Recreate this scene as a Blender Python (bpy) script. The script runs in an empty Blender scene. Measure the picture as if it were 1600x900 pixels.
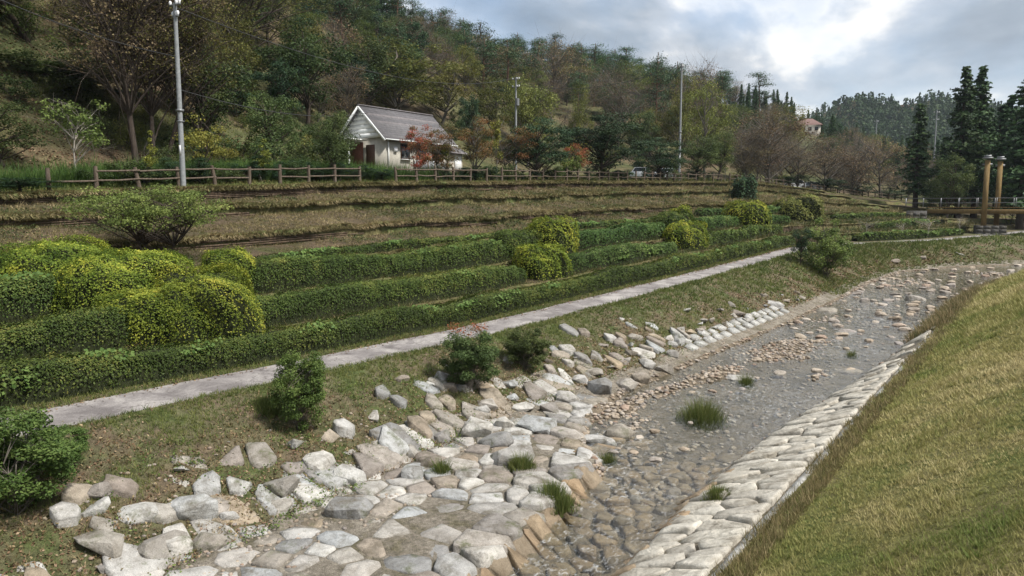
import bpy, bmesh, math
import numpy as np
from mathutils import Vector, Matrix
R = math.radians
scene = bpy.context.scene
C = scene.collection
# ------------------------------------------------------------------ camera
F = 1170.0                      # focal length in pixels of a 1600 px wide frame
YAW = R(35.7); HY = 322.0
PITCH = math.atan((450-HY)/F)
cam_d = bpy.data.cameras.new('camera'); cam = bpy.data.objects.new('camera', cam_d); C.objects.link(cam)
cam_d.sensor_width = 36; cam_d.lens = F/1600*36; cam_d.clip_end = 6000; cam_d.clip_start = 0.1
cam.location = (0, 0, 0); cam.rotation_euler = (R(90)-PITCH, 0, YAW)
scene.camera = cam
# ------------------------------------------------------------------ sky and sun
SUN_EL, SUN_AZ = 54, 78         # sun azimuth in degrees clockwise from +Y
SKY_STRENGTH = 0.05
w = bpy.data.worlds.new('World'); scene.world = w; w.use_nodes = True
nt = w.node_tree; nt.nodes.clear()
def N(t, nt_, **kw):
    n = nt_.nodes.new(t)
    for k, v in kw.items():
        if k[0] == 'i' and k[1:].isdigit(): n.inputs[int(k[1:])].default_value = v
        else: setattr(n, k, v)
    return n
out = N('ShaderNodeOutputWorld', nt)
sky = N('ShaderNodeTexSky', nt, sky_type='NISHITA', sun_disc=False, sun_elevation=R(SUN_EL), sun_rotation=R(SUN_AZ))
sky.air_density = 1.0; sky.dust_density = 1.6; sky.ozone_density = 1.2
bg1 = N('ShaderNodeBackground', nt); bg1.inputs[1].default_value = SKY_STRENGTH
nt.links.new(sky.outputs[0], bg1.inputs[0])
tc = N('ShaderNodeTexCoord', nt)
sep = N('ShaderNodeSeparateXYZ', nt); nt.links.new(tc.outputs['Generated'], sep.inputs[0])
za = N('ShaderNodeMath', nt, operation='MAXIMUM', i1=0.0); nt.links.new(sep.outputs[2], za.inputs[0])
zb = N('ShaderNodeMath', nt, operation='ADD', i1=0.5); nt.links.new(za.outputs[0], zb.inputs[0])
comb = N('ShaderNodeCombineXYZ', nt)
for k in range(2):
    dv = N('ShaderNodeMath', nt, operation='DIVIDE'); nt.links.new(sep.outputs[k], dv.inputs[0]); nt.links.new(zb.outputs[0], dv.inputs[1])
    nt.links.new(dv.outputs[0], comb.inputs[k])
def wnoise(scale, detail, rough, off, dist=0.0):
    mp = N('ShaderNodeMapping', nt); mp.inputs['Location'].default_value = off
    nt.links.new(comb.outputs[0], mp.inputs[0])
    n = N('ShaderNodeTexNoise', nt); n.inputs['Scale'].default_value = scale; n.inputs['Detail'].default_value = detail
    n.inputs['Roughness'].default_value = rough; n.inputs['Distortion'].default_value = dist
    nt.links.new(mp.outputs[0], n.inputs['Vector']); return n.outputs[0]
def wramp(src, stops):
    r = N('ShaderNodeValToRGB', nt); e = r.color_ramp.elements
    while len(e) < len(stops): e.new(0.5)
    for el, (p, c) in zip(e, stops): el.position = p; el.color = (*c, 1)
    nt.links.new(src, r.inputs[0]); return r.outputs[0]
cover = wramp(wnoise(1.2, 8, 0.55, (2.5, 7.7, 0), 0.15), [(0.38, (0.4, 0.4, 0.4)), (0.50, (1, 1, 1))])
shade = wramp(wnoise(1.7, 10, 0.56, (4.1, 6.3, 0), 0.25),
              [(0.36, (0.17, 0.225, 0.295)), (0.48, (0.36, 0.42, 0.49)), (0.54, (0.56, 0.60, 0.65)), (0.59, (1.05, 1.01, 0.94)), (0.72, (0.80, 0.79, 0.77))])
bg2 = N('ShaderNodeBackground', nt); bg2.inputs[1].default_value = 0.29
nt.links.new(shade, bg2.inputs[0])
mixw = N('ShaderNodeMixShader', nt); nt.links.new(cover, mixw.inputs[0]); nt.links.new(bg1.outputs[0], mixw.inputs[1]); nt.links.new(bg2.outputs[0], mixw.inputs[2])
nt.links.new(mixw.outputs[0], out.inputs[0])
sun_d = bpy.data.lights.new('sun', 'SUN'); sun_d.energy = 1.5; sun_d.angle = R(10); sun_d.color = (1.0, 0.96, 0.9)
sun = bpy.data.objects.new('sun', sun_d); C.objects.link(sun)
sd = Vector((math.sin(R(SUN_AZ))*math.cos(R(SUN_EL)), math.cos(R(SUN_AZ))*math.cos(R(SUN_EL)), math.sin(R(SUN_EL))))
sun.rotation_euler = (-sd).to_track_quat('-Z', 'Y').to_euler()
vs = scene.view_settings; vs.view_transform = 'Standard'; vs.look = 'None'; vs.gamma = 1; vs.exposure = 2.05; vs.use_curve_mapping = False
cy_ = scene.cycles; cy_.max_bounces = 6; cy_.diffuse_bounces = 3; cy_.glossy_bounces = 2; cy_.transmission_bounces = 3; cy_.transparent_max_bounces = 8
cy_.caustics_reflective = False; cy_.caustics_refractive = False
# ------------------------------------------------------------------ helpers
rng = np.random.default_rng(7)
cp, sp, cyw, syw = math.cos(PITCH), math.sin(PITCH), math.cos(YAW), math.sin(YAW)
def ray(px, py):
    a = (px-800)/F; b = (450-py)/F
    fw = cp+b*sp; up = b*cp-sp
    r = np.array((-syw*fw+cyw*a, cyw*fw+syw*a, up)); return r/np.hypot(r[0], r[1])   # unit horizontal length
def proj(P):
    P = np.asarray(P, float); fw = -syw*P[..., 0]+cyw*P[..., 1]; a = cyw*P[..., 0]+syw*P[..., 1]
    wd = cp*fw-sp*P[..., 2]; v = sp*fw+cp*P[..., 2]; ws = np.where(wd > 0.1, wd, 0.1)
    return 800+F*a/ws, 450-F*v/ws, wd
def seen(P, m=130):
    x, y, d = proj(P); return (d > 1) & (x > -m) & (x < 1600+m) & (y < 900+m*1.2) & (y > -m)
_lat = np.random.default_rng(3).random((256, 256))
def vnoise(x, y, s, o=0):
    x = np.asarray(x, float)/s+o*17.3; y = np.asarray(y, float)/s+o*9.1
    xi = np.floor(x).astype(int); yi = np.floor(y).astype(int); fx = x-xi; fy = y-yi
    fx = fx*fx*(3-2*fx); fy = fy*fy*(3-2*fy)
    g = lambda i, j: _lat[i & 255, j & 255]
    return (g(xi, yi)*(1-fx)+g(xi+1, yi)*fx)*(1-fy)+(g(xi, yi+1)*(1-fx)+g(xi+1, yi+1)*fx)*fy-0.5
def fbm(x, y, s, o=0): return vnoise(x, y, s, o)+0.5*vnoise(x, y, s/2.1, o+1)+0.25*vnoise(x, y, s/4.3, o+2)

def mesh_np(name, V, faces, mat=None, parent=None, smooth=False, rnd=None, kind=None):
    """faces: list of int arrays (M,k)"""
    me = bpy.data.meshes.new(name); V = np.asarray(V, np.float32)
    me.vertices.add(len(V)); me.vertices.foreach_set('co', V.ravel())
    faces = [np.asarray(f, np.int32) for f in faces if len(f)]
    loops = np.concatenate([f.ravel() for f in faces]); tot = np.concatenate([np.full(len(f), f.shape[1], np.int32) for f in faces])
    st = np.concatenate([[0], np.cumsum(tot)[:-1]]).astype(np.int32)
    me.loops.add(len(loops)); me.loops.foreach_set('vertex_index', loops)
    me.polygons.add(len(tot)); me.polygons.foreach_set('loop_start', st)
    try: me.polygons.foreach_set('loop_total', tot)
    except Exception: pass
    if smooth: me.polygons.foreach_set('use_smooth', np.ones(len(tot), bool))
    if rnd is not None:
        at = me.attributes.new('rnd', 'FLOAT', 'FACE'); at.data.foreach_set('value', np.asarray(rnd, np.float32))
    me.update(calc_edges=True)
    o = bpy.data.objects.new(name, me); C.objects.link(o)
    if mat is not None: me.materials.append(mat)
    if parent is not None: o.parent = parent
    if kind: o['kind'] = kind
    return o
def tag(o, label, cat, group=None):
    o['label'] = label; o['category'] = cat
    if group: o['group'] = group
    return o
def empty(name, loc=(0, 0, 0), rz=0.0, label=None, cat=None, group=None):
    o = bpy.data.objects.new(name, None); C.objects.link(o); o.location = loc; o.rotation_euler = (0, 0, rz); o.empty_display_size = 0.2
    if label: tag(o, label, cat, group)
    return o
def copy_tree(o, parent=None):
    c = o.copy(); C.objects.link(c); c.parent = parent
    for ch in list(o.children): copy_tree(ch, c)
    return c
def box_geo(acc, c, s, M=None):
    x, y, z = [v/2 for v in s]
    v = np.array([(-x, -y, -z), (x, -y, -z), (x, y, -z), (-x, y, -z), (-x, -y, z), (x, -y, z), (x, y, z), (-x, y, z)])
    if M is not None: v = v@np.array(M).T
    acc.add(v+np.array(c), [(0, 3, 2, 1), (4, 5, 6, 7), (0, 1, 5, 4), (1, 2, 6, 5), (2, 3, 7, 6), (3, 0, 4, 7)])
class Acc:
    def __init__(s): s.V = []; s.Q = []; s.T = []; s.n = 0; s.rq = []; s.rt = []
    def add(s, v, f, r=0.5):
        v = np.asarray(v, float); f = np.asarray(f, int); s.V.append(v)
        if f.shape[1] == 4: s.Q.append(f+s.n); s.rq.append(np.broadcast_to(r, (len(f),)))
        else: s.T.append(f+s.n); s.rt.append(np.broadcast_to(r, (len(f),)))
        s.n += len(v)
    def build(s, name, mat, parent=None, smooth=False, kind=None):
        fs = []; r = []
        if s.Q: fs.append(np.concatenate(s.Q)); r += s.rq
        if s.T: fs.append(np.concatenate(s.T)); r += s.rt
        return mesh_np(name, np.concatenate(s.V), fs, mat, parent, smooth, np.concatenate(r), kind)
    def tube(s, pts, rad, n=6, r=0.5, cap=False):
        pts = np.asarray(pts, float); rad = np.broadcast_to(rad, (len(pts),))
        d = np.gradient(pts, axis=0); d /= np.linalg.norm(d, axis=1, keepdims=True)+1e-9
        ref = np.where(np.abs(d[:, 2:3]) < 0.9, np.array([[0, 0, 1.0]]), np.array([[1.0, 0, 0]]))
        u = np.cross(d, ref); u /= np.linalg.norm(u, axis=1, keepdims=True); vv = np.cross(d, u)
        a = np.arange(n)*2*np.pi/n
        V = (pts[:, None]+rad[:, None, None]*(np.cos(a)[None, :, None]*u[:, None]+np.sin(a)[None, :, None]*vv[:, None])).reshape(-1, 3)
        i = np.arange(len(pts)-1)[:, None]*n; j = np.arange(n)[None]; k = (j+1) % n
        s.add(V, np.stack([i+j, i+k, i+n+k, i+n+j], -1).reshape(-1, 4), r)
        if cap:
            m = (len(pts)-1)*n; c = len(V)
            s.add(np.concatenate([V[m:], pts[-1:]]), [(q, (q+1) % n, n) for q in range(n)], r)
    def leaves(s, P, nrm, size, r, g, aspect=0.6, jit=0.8):
        """one rhombus leaf per point, facing roughly nrm"""
        n = len(P)
        if n == 0: return
        nn = nrm+g.normal(0, jit, (n, 3)); nn /= np.linalg.norm(nn, axis=1, keepdims=True)+1e-9
        t = np.cross(nn, g.normal(0, 1, (n, 3))); t /= np.linalg.norm(t, axis=1, keepdims=True)+1e-9
        b = np.cross(nn, t); sz = (np.broadcast_to(size, (n,))*g.uniform(0.7, 1.3, n))[:, None]
        V = np.stack([P-t*sz*0.5, P+b*sz*0.5*aspect+nn*sz*0.08, P+t*sz*0.5, P-b*sz*0.5*aspect+nn*sz*0.08], 1).reshape(-1, 3)
        f = np.arange(n)[:, None]*4+np.arange(4)[None]
        s.add(V, f, r)
    def blades(s, P, h, wd, r, g, lean=0.5, k=3, up=None):
        """k grass blades per point, each one triangle"""
        n = len(P)
        if n == 0: return
        P = np.repeat(P, k, 0); h = np.repeat(np.broadcast_to(h, (n,)), k)*g.uniform(0.5, 1.2, n*k); wd = np.repeat(np.broadcast_to(wd, (n,)), k)
        r = np.clip(np.repeat(np.broadcast_to(r, (n,)), k)+g.normal(0, 0.08, n*k), 0, 1); n *= k
        a = g.uniform(0, 2*np.pi, n); side = np.stack([np.cos(a), np.sin(a), 0*a], 1)
        b = g.uniform(0, 2*np.pi, n); le = np.stack([np.cos(b), np.sin(b), 0*b], 1)*(h*g.uniform(0.1, 1, n)*lean)[:, None]
        P = P+np.stack([np.cos(b), np.sin(b), 0*b], 1)*(wd*1.2)[:, None]
        V = np.stack([P-side*wd[:, None]/2, P+side*wd[:, None]/2, P+le+np.stack([0*h, 0*h, h], 1)], 1).reshape(-1, 3)
        s.add(V, np.arange(n)[:, None]*3+np.arange(3)[None], r)
# ------------------------------------------------------------------ materials
def new_mat(name):
    m = bpy.data.materials.new(name); m.use_nodes = True; t = m.node_tree; t.nodes.clear()
    o = N('ShaderNodeOutputMaterial', t); p = N('ShaderNodeBsdfPrincipled', t); t.links.new(p.outputs[0], o.inputs[0])
    return m, t, p, o
def ramp(t, src, stops):
    r = N('ShaderNodeValToRGB', t); e = r.color_ramp.elements
    while len(e) < len(stops): e.new(0.5)
    for el, (p, c) in zip(e, stops): el.position = p; el.color = (*c, 1) if len(c) == 3 else c
    t.links.new(src, r.inputs[0]); return r.outputs[0]
def noise(t, vec, scale, detail=4, rough=0.6, dist=0.0):
    n = N('ShaderNodeTexNoise', t); n.inputs['Scale'].default_value = scale; n.inputs['Detail'].default_value = detail
    n.inputs['Roughness'].default_value = rough; n.inputs['Distortion'].default_value = dist
    if vec is not None: t.links.new(vec, n.inputs['Vector'])
    return n.outputs[0]
def mix(t, fac, a, b, mode='MIX'):
    n = N('ShaderNodeMix', t, data_type='RGBA', blend_type=mode)
    for k, v in ((0, fac), (6, a), (7, b)):
        if isinstance(v, (int, float)): n.inputs[k].default_value = v
        elif isinstance(v, tuple): n.inputs[k].default_value = (*v, 1)
        else: t.links.new(v, n.inputs[k])
    return n.outputs[2]
def bump(t, src, p, strength=0.5, dist=0.05):
    b = N('ShaderNodeBump', t); b.inputs['Strength'].default_value = strength; b.inputs['Distance'].default_value = dist
    t.links.new(src, b.inputs['Height']); t.links.new(b.outputs[0], p.inputs['Normal']); return b
def pos(t): return N('ShaderNodeNewGeometry', t).outputs['Position']
def ground_mat(name, cols, s1=0.6, s2=5.0, fine=30.0, bs=0.8, rough=0.95):
    """three-colour patchy ground with fine grain and relief"""
    m, t, p, o = new_mat(name); P = pos(t)
    a = ramp(t, noise(t, P, s1, 6, 0.62), [(0.38, cols[0]), (0.5, cols[1]), (0.62, cols[2])])
    b = ramp(t, noise(t, P, s2, 6, 0.7), [(0.3, (0.5, 0.5, 0.5)), (0.7, (1.45, 1.45, 1.45))])
    c = mix(t, 1.0, a, b, 'MULTIPLY')
    n = noise(t, P, fine, 4, 0.7)
    d = ramp(t, n, [(0.3, (0.55, 0.55, 0.55)), (0.7, (1.4, 1.4, 1.4))])
    t.links.new(mix(t, 1.0, c, d, 'MULTIPLY'), p.inputs['Base Color'])
    p.inputs['Roughness'].default_value = rough; p.inputs['Specular IOR Level'].default_value = 0.15
    bump(t, n, p, bs, 0.04); return m
def leaf_mat(name, stops, trans=0.3, hue=0.04, val=0.35, rough=0.55):
    m, t, p, o = new_mat(name)
    at = N('ShaderNodeAttribute', t, attribute_name='rnd')
    c = ramp(t, at.outputs['Fac'], [(q, tuple(min(0.6, v*1.3) for v in cc)) for q, cc in stops])
    oi = N('ShaderNodeObjectInfo', t)
    hs = N('ShaderNodeHueSaturation', t)
    mr = N('ShaderNodeMapRange', t); mr.inputs[3].default_value = 0.5-hue; mr.inputs[4].default_value = 0.5+hue
    t.links.new(oi.outputs['Random'], mr.inputs[0]); t.links.new(mr.outputs[0], hs.inputs['Hue'])
    ml = N('ShaderNodeMath', t, operation='MULTIPLY', i1=7.31); t.links.new(oi.outputs['Random'], ml.inputs[0])
    fr = N('ShaderNodeMath', t, operation='FRACT'); t.links.new(ml.outputs[0], fr.inputs[0])
    mv = N('ShaderNodeMapRange', t); mv.inputs[3].default_value = 1-val; mv.inputs[4].default_value = 1+val
    t.links.new(fr.outputs[0], mv.inputs[0]); t.links.new(mv.outputs[0], hs.inputs['Value'])
    t.links.new(c, hs.inputs['Color'])
    t.links.new(hs.outputs[0], p.inputs['Base Color']); p.inputs['Roughness'].default_value = rough; p.inputs['Specular IOR Level'].default_value = 0.12
    tr = N('ShaderNodeBsdfTranslucent', t); t.links.new(hs.outputs[0], tr.inputs[0])
    mx = N('ShaderNodeMixShader', t, i0=trans); t.links.new(p.outputs[0], mx.inputs[1]); t.links.new(tr.outputs[0], mx.inputs[2])
    t.links.new(mx.outputs[0], o.inputs[0]); return m
def bark_mat(name, c1, c2, scale=6):
    m, t, p, o = new_mat(name)
    mp = N('ShaderNodeMapping', t); mp.inputs['Scale'].default_value = (1, 1, 0.25)
    tcn = N('ShaderNodeTexCoord', t); t.links.new(tcn.outputs['Object'], mp.inputs[0])
    n = noise(t, mp.outputs[0], scale, 5, 0.7)
    t.links.new(ramp(t, n, [(0.3, c1), (0.7, c2)]), p.inputs['Base Color']); p.inputs['Roughness'].default_value = 0.9
    p.inputs['Specular IOR Level'].default_value = 0.15
    bump(t, n, p, 0.8, 0.03); return m
def plain_mat(name, c, rough=0.6, var=0.25, scale=8.0, metal=0.0, bs=0.2):
    m, t, p, o = new_mat(name); tcn = N('ShaderNodeTexCoord', t)
    n = noise(t, tcn.outputs['Object'], scale, 5, 0.65)
    a = tuple(v*(1-var) for v in c); b = tuple(min(1, v*(1+var)) for v in c)
    t.links.new(ramp(t, n, [(0.3, a), (0.7, b)]), p.inputs['Base Color']); p.inputs['Roughness'].default_value = rough
    p.inputs['Metallic'].default_value = metal
    bump(t, n, p, bs, 0.01); return m
def stone_mat(name, stops, moss=0.35, dirt=(0.10, 0.085, 0.06), wet=False, attr=False):
    """granite: a tone of its own per stone, mineral speckle, stains and some moss on top"""
    m, t, p, o = new_mat(name); P = pos(t)
    oi = N('ShaderNodeObjectInfo', t)
    base = ramp(t, N('ShaderNodeAttribute', t, attribute_name='rnd').outputs['Fac'] if attr else oi.outputs['Random'], stops)
    n1 = noise(t, P, 3.5, 6, 0.65, 0.3)
    c = mix(t, 1.0, base, ramp(t, n1, [(0.3, (0.62, 0.6, 0.57)), (0.55, (1, 1, 1)), (0.75, (1.22, 1.2, 1.18))]), 'MULTIPLY')
    n2 = noise(t, P, 60, 3, 0.8)
    c = mix(t, 1.0, c, ramp(t, n2, [(0.35, (0.72, 0.72, 0.72)), (0.6, (1.12, 1.12, 1.12))]), 'MULTIPLY')
    n3 = noise(t, P, 1.7, 7, 0.7, 0.5)
    c = mix(t, ramp(t, n3, [(0.50, (0, 0, 0)), (0.68, (0.85, 0.85, 0.85))]), c, dirt)
    if moss > 0:
        n4 = noise(t, P, 2.3, 6, 0.75)
        mo = ramp(t, n4, [(0.68-moss*0.18, (0, 0, 0)), (0.80-moss*0.15, (0.8, 0.8, 0.8))])
        c = mix(t, mo, c, (0.075, 0.085, 0.03))
    t.links.new(c, p.inputs['Base Color']); p.inputs['Roughness'].default_value = 0.35 if wet else 0.85
    p.inputs['Specular IOR Level'].default_value = 0.5 if wet else 0.25
    ad = N('ShaderNodeMath', t, operation='ADD'); t.links.new(n1, ad.inputs[0])
    m5 = N('ShaderNodeMath', t, operation='MULTIPLY', i1=0.35); t.links.new(noise(t, P, 14, 6, 0.75), m5.inputs[0]); t.links.new(m5.outputs[0], ad.inputs[1])
    bump(t, ad.outputs[0], p, 0.75, 0.09); return m
G_RIGHT = ground_mat('mown_grass_soil', [(0.21, 0.18, 0.08), (0.17, 0.16, 0.062), (0.12, 0.14, 0.04)], 0.7, 6, 60)
G_BANK = ground_mat('bank_soil', [(0.13, 0.10, 0.065), (0.11, 0.10, 0.055), (0.07, 0.085, 0.03)], 0.8, 5, 40)
G_TERR = ground_mat('terrace_dry_turf', [(0.165, 0.14, 0.068), (0.13, 0.122, 0.052), (0.09, 0.108, 0.038)], 0.5, 4, 25)
G_SOIL_SHADE = ground_mat('terrace_shaded_soil', [(0.095, 0.07, 0.045), (0.07, 0.055, 0.034), (0.06, 0.06, 0.026)], 0.6, 4, 20)  # soil tone with the shade below the terrace ledges painted in
G_TURF = ground_mat('park_turf', [(0.13, 0.12, 0.05), (0.10, 0.12, 0.04), (0.07, 0.10, 0.03)], 0.4, 4, 30)
G_HILL = ground_mat('hillside_soil', [(0.11, 0.08, 0.05), (0.095, 0.085, 0.042), (0.07, 0.08, 0.032)], 0.08, 0.9, 9)
G_BED = ground_mat('river_gravel', [(0.20, 0.16, 0.115), (0.155, 0.125, 0.09), (0.11, 0.09, 0.062)], 1.2, 9, 28, 1.0)
G_GRIT = ground_mat('stone_joint_grit', [(0.26, 0.23, 0.185), (0.20, 0.175, 0.14), (0.13, 0.115, 0.075)], 1.5, 9, 40, 1.0)
M_STONE = stone_mat('pale_granite', [(0.0, (0.30, 0.27, 0.225)), (0.15, (0.44, 0.43, 0.41)), (0.3, (0.28, 0.225, 0.165)), (0.45, (0.37, 0.38, 0.38)), (0.6, (0.50, 0.48, 0.44)), (0.72, (0.26, 0.22, 0.185)), (0.86, (0.25, 0.25, 0.245)), (1.0, (0.35, 0.28, 0.195))], 0.75)
M_SLAB = stone_mat('right_bank_granite', [(0.0, (0.46, 0.425, 0.36)), (0.4, (0.56, 0.525, 0.45)), (0.7, (0.42, 0.39, 0.335)), (1.0, (0.60, 0.565, 0.49))], 0.3)
M_COB = stone_mat('river_cobble', [(0.0, (0.36, 0.29, 0.22)), (0.35, (0.44, 0.37, 0.29)), (0.6, (0.30, 0.27, 0.25)), (0.8, (0.50, 0.44, 0.37)), (1.0, (0.34, 0.24, 0.18))], 0.0, (0.14, 0.11, 0.08))
M_COBS = stone_mat('gravel_cobble', [(0.0, (0.30, 0.24, 0.18)), (0.35, (0.42, 0.35, 0.27)), (0.6, (0.27, 0.24, 0.22)), (0.8, (0.50, 0.44, 0.37)), (1.0, (0.32, 0.22, 0.16))], 0.0, (0.14, 0.11, 0.08), False, True)
M_WET = stone_mat('bed_slab', [(0.0, (0.25, 0.18, 0.115)), (0.3, (0.29, 0.225, 0.15)), (0.6, (0.22, 0.18, 0.13)), (1.0, (0.33, 0.24, 0.15))], 0.0, (0.16, 0.12, 0.08))
M_ROCKD = stone_mat('grey_river_rock', [(0.0, (0.22, 0.20, 0.18)), (0.5, (0.30, 0.27, 0.24)), (1.0, (0.25, 0.21, 0.17))], 0.0)
M_CONC = stone_mat('weathered_concrete', [(0.0, (0.42, 0.42, 0.40)), (1.0, (0.50, 0.49, 0.46))], 0.15)
M_PATH = None
L_HEDGE = leaf_mat('azalea_leaves', [(0.0, (0.028, 0.045, 0.012)), (0.5, (0.058, 0.088, 0.02)), (0.85, (0.105, 0.128, 0.03)), (1.0, (0.17, 0.17, 0.045))], 0.25, 0.01, 0.12)
L_HEDGE2 = leaf_mat('broad_hedge_leaves', [(0.0, (0.03, 0.055, 0.016)), (0.5, (0.06, 0.105, 0.026)), (1.0, (0.13, 0.175, 0.055))], 0.25, 0.01, 0.12)
L_GOLD = leaf_mat('golden_azalea_leaves', [(0.0, (0.05, 0.08, 0.012)), (0.4, (0.12, 0.155, 0.022)), (0.75, (0.22, 0.25, 0.035)), (1.0, (0.38, 0.35, 0.055))], 0.3, 0.01, 0.1)
L_GREEN = leaf_mat('green_leaves', [(0.0, (0.026, 0.04, 0.014)), (0.5, (0.056, 0.08, 0.028)), (1.0, (0.11, 0.135, 0.045))], 0.3, 0.018, 0.3)
L_BRIGHT = leaf_mat('bright_green_leaves', [(0.0, (0.035, 0.06, 0.018)), (0.5, (0.075, 0.12, 0.03)), (1.0, (0.16, 0.21, 0.06))], 0.3, 0.02, 0.15)
L_OLIVE = leaf_mat('olive_leaves', [(0.0, (0.045, 0.055, 0.015)), (0.5, (0.105, 0.12, 0.032)), (1.0, (0.19, 0.19, 0.055))])
L_YELL = leaf_mat('yellow_green_leaves', [(0.0, (0.08, 0.09, 0.02)), (0.5, (0.16, 0.17, 0.035)), (1.0, (0.28, 0.25, 0.05))], 0.3, 0.02)
L_DARK = leaf_mat('dark_evergreen_leaves', [(0.0, (0.012, 0.026, 0.013)), (0.5, (0.026, 0.05, 0.024)), (1.0, (0.05, 0.08, 0.035))], 0.15, 0.02, 0.25)
L_PINE = leaf_mat('pine_needles', [(0.0, (0.02, 0.042, 0.022)), (0.5, (0.04, 0.075, 0.035)), (1.0, (0.08, 0.115, 0.05))], 0.15, 0.02, 0.2)
L_CEDAR = leaf_mat('cedar_foliage', [(0.0, (0.016, 0.035, 0.016)), (0.5, (0.036, 0.068, 0.026)), (1.0, (0.07, 0.11, 0.04))], 0.15, 0.015, 0.2)
L_BROWN = leaf_mat('russet_leaves', [(0.0, (0.07, 0.05, 0.03)), (0.45, (0.15, 0.105, 0.062)), (0.75, (0.17, 0.145, 0.065)), (1.0, (0.26, 0.18, 0.11))], 0.3, 0.02, 0.3)
L_RED = leaf_mat('red_maple_leaves', [(0.0, (0.07, 0.05, 0.02)), (0.35, (0.13, 0.075, 0.03)), (0.6, (0.20, 0.05, 0.035)), (1.0, (0.28, 0.07, 0.05))], 0.3, 0.015)
L_RUST = leaf_mat('turning_leaves', [(0.0, (0.05, 0.055, 0.018)), (0.5, (0.13, 0.10, 0.04)), (0.8, (0.20, 0.10, 0.045)), (1.0, (0.28, 0.10, 0.05))], 0.3, 0.015)
L_TWIG = leaf_mat('grey_twigs', [(0.0, (0.09, 0.07, 0.06)), (1.0, (0.21, 0.175, 0.155))], 0.0, 0.01, 0.2)
L_DRY = leaf_mat('dry_grass', [(0.0, (0.05, 0.065, 0.02)), (0.35, (0.10, 0.09, 0.038)), (0.7, (0.21, 0.165, 0.085)), (1.0, (0.34, 0.27, 0.155))], 0.25, 0.005, 0.03)
L_GRASS = leaf_mat('green_grass', [(0.0, (0.055, 0.08, 0.022)), (0.5, (0.10, 0.125, 0.036)), (1.0, (0.19, 0.18, 0.065))], 0.25, 0.005, 0.03)
L_MOWN = leaf_mat('mown_grass', [(0.0, (0.11, 0.15, 0.04)), (0.3, (0.19, 0.195, 0.065)), (0.65, (0.28, 0.255, 0.105)), (1.0, (0.40, 0.345, 0.18))], 0.25, 0.005, 0.03)
L_LITTER = leaf_mat('fallen_leaves', [(0.0, (0.06, 0.035, 0.022)), (0.6, (0.15, 0.095, 0.055)), (1.0, (0.26, 0.19, 0.12))], 0.1, 0.005, 0.03)
B_DARK = bark_mat('dark_bark', (0.035, 0.026, 0.02), (0.10, 0.08, 0.065))
B_GREY = bark_mat('grey_bark', (0.075, 0.066, 0.055), (0.175, 0.155, 0.13))
B_PALE = bark_mat('pale_bark', (0.26, 0.225, 0.19), (0.46, 0.42, 0.37))
B_PINE = bark_mat('pine_bark', (0.09, 0.05, 0.035), (0.20, 0.12, 0.085))
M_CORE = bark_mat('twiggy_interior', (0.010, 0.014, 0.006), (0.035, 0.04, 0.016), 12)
M_WOOD = bark_mat('weathered_fence_wood', (0.065, 0.048, 0.036), (0.165, 0.13, 0.10), 9)
M_PIER = stone_mat('dark_pier_stone', [(0.0, (0.075, 0.07, 0.065)), (1.0, (0.12, 0.115, 0.105))], 0.2)
M_PLANK = bark_mat('terrace_edging_wood', (0.06, 0.042, 0.03), (0.16, 0.115, 0.08), 5)
M_PYLON = bark_mat('orange_brown_timber', (0.15, 0.10, 0.045), (0.255, 0.18, 0.08), 4)
M_POLE = plain_mat('pole_concrete', (0.24, 0.25, 0.255), 0.8)
M_METAL = plain_mat('grey_metal', (0.20, 0.205, 0.21), 0.5, 0.15, 8, 0.3)
M_WIRE = plain_mat('wire_black', (0.03, 0.03, 0.03), 0.6)
M_WHITE = plain_mat('white_wall', (0.84, 0.85, 0.83), 0.8, 0.06, 3)
M_CREAM = plain_mat('cream_wall', (0.50, 0.47, 0.40), 0.85, 0.12, 3)
M_GLASS = plain_mat('window_glass', (0.03, 0.035, 0.04), 0.12, 0.1)
M_DOOR = plain_mat('brown_door', (0.10, 0.05, 0.03), 0.7)
M_CARW = plain_mat('white_car_paint', (0.78, 0.78, 0.78), 0.25, 0.03)
M_CARS = plain_mat('silver_car_paint', (0.50, 0.52, 0.54), 0.3, 0.03, 8, 0.4)
M_TYRE = plain_mat('tyre_rubber', (0.025, 0.025, 0.025), 0.8)
M_LAMPR = plain_mat('tail_lamp', (0.4, 0.03, 0.02), 0.3)
M_LAMPW = plain_mat('head_lamp', (0.7, 0.7, 0.68), 0.2)
M_ROOFR = plain_mat('red_brown_roof', (0.17, 0.10, 0.085), 0.8)
M_PLAST = plain_mat('white_plastic', (0.75, 0.75, 0.75), 0.4, 0.05)
def roof_mat():
    m, t, p, o = new_mat('grey_slate_roof'); oi = N('ShaderNodeObjectInfo', t)
    c = ramp(t, oi.outputs['Random'], [(0, (0.085, 0.08, 0.085)), (0.5, (0.125, 0.118, 0.12)), (1, (0.17, 0.15, 0.15))])
    tcn = N('ShaderNodeTexCoord', t); n = noise(t, tcn.outputs['Object'], 4, 6, 0.7)
    t.links.new(mix(t, 1.0, c, ramp(t, n, [(0.3, (0.7, 0.7, 0.7)), (0.7, (1.3, 1.3, 1.3))]), 'MULTIPLY'), p.inputs['Base Color'])
    p.inputs['Roughness'].default_value = 0.8; return m
M_ROOF = roof_mat()
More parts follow.
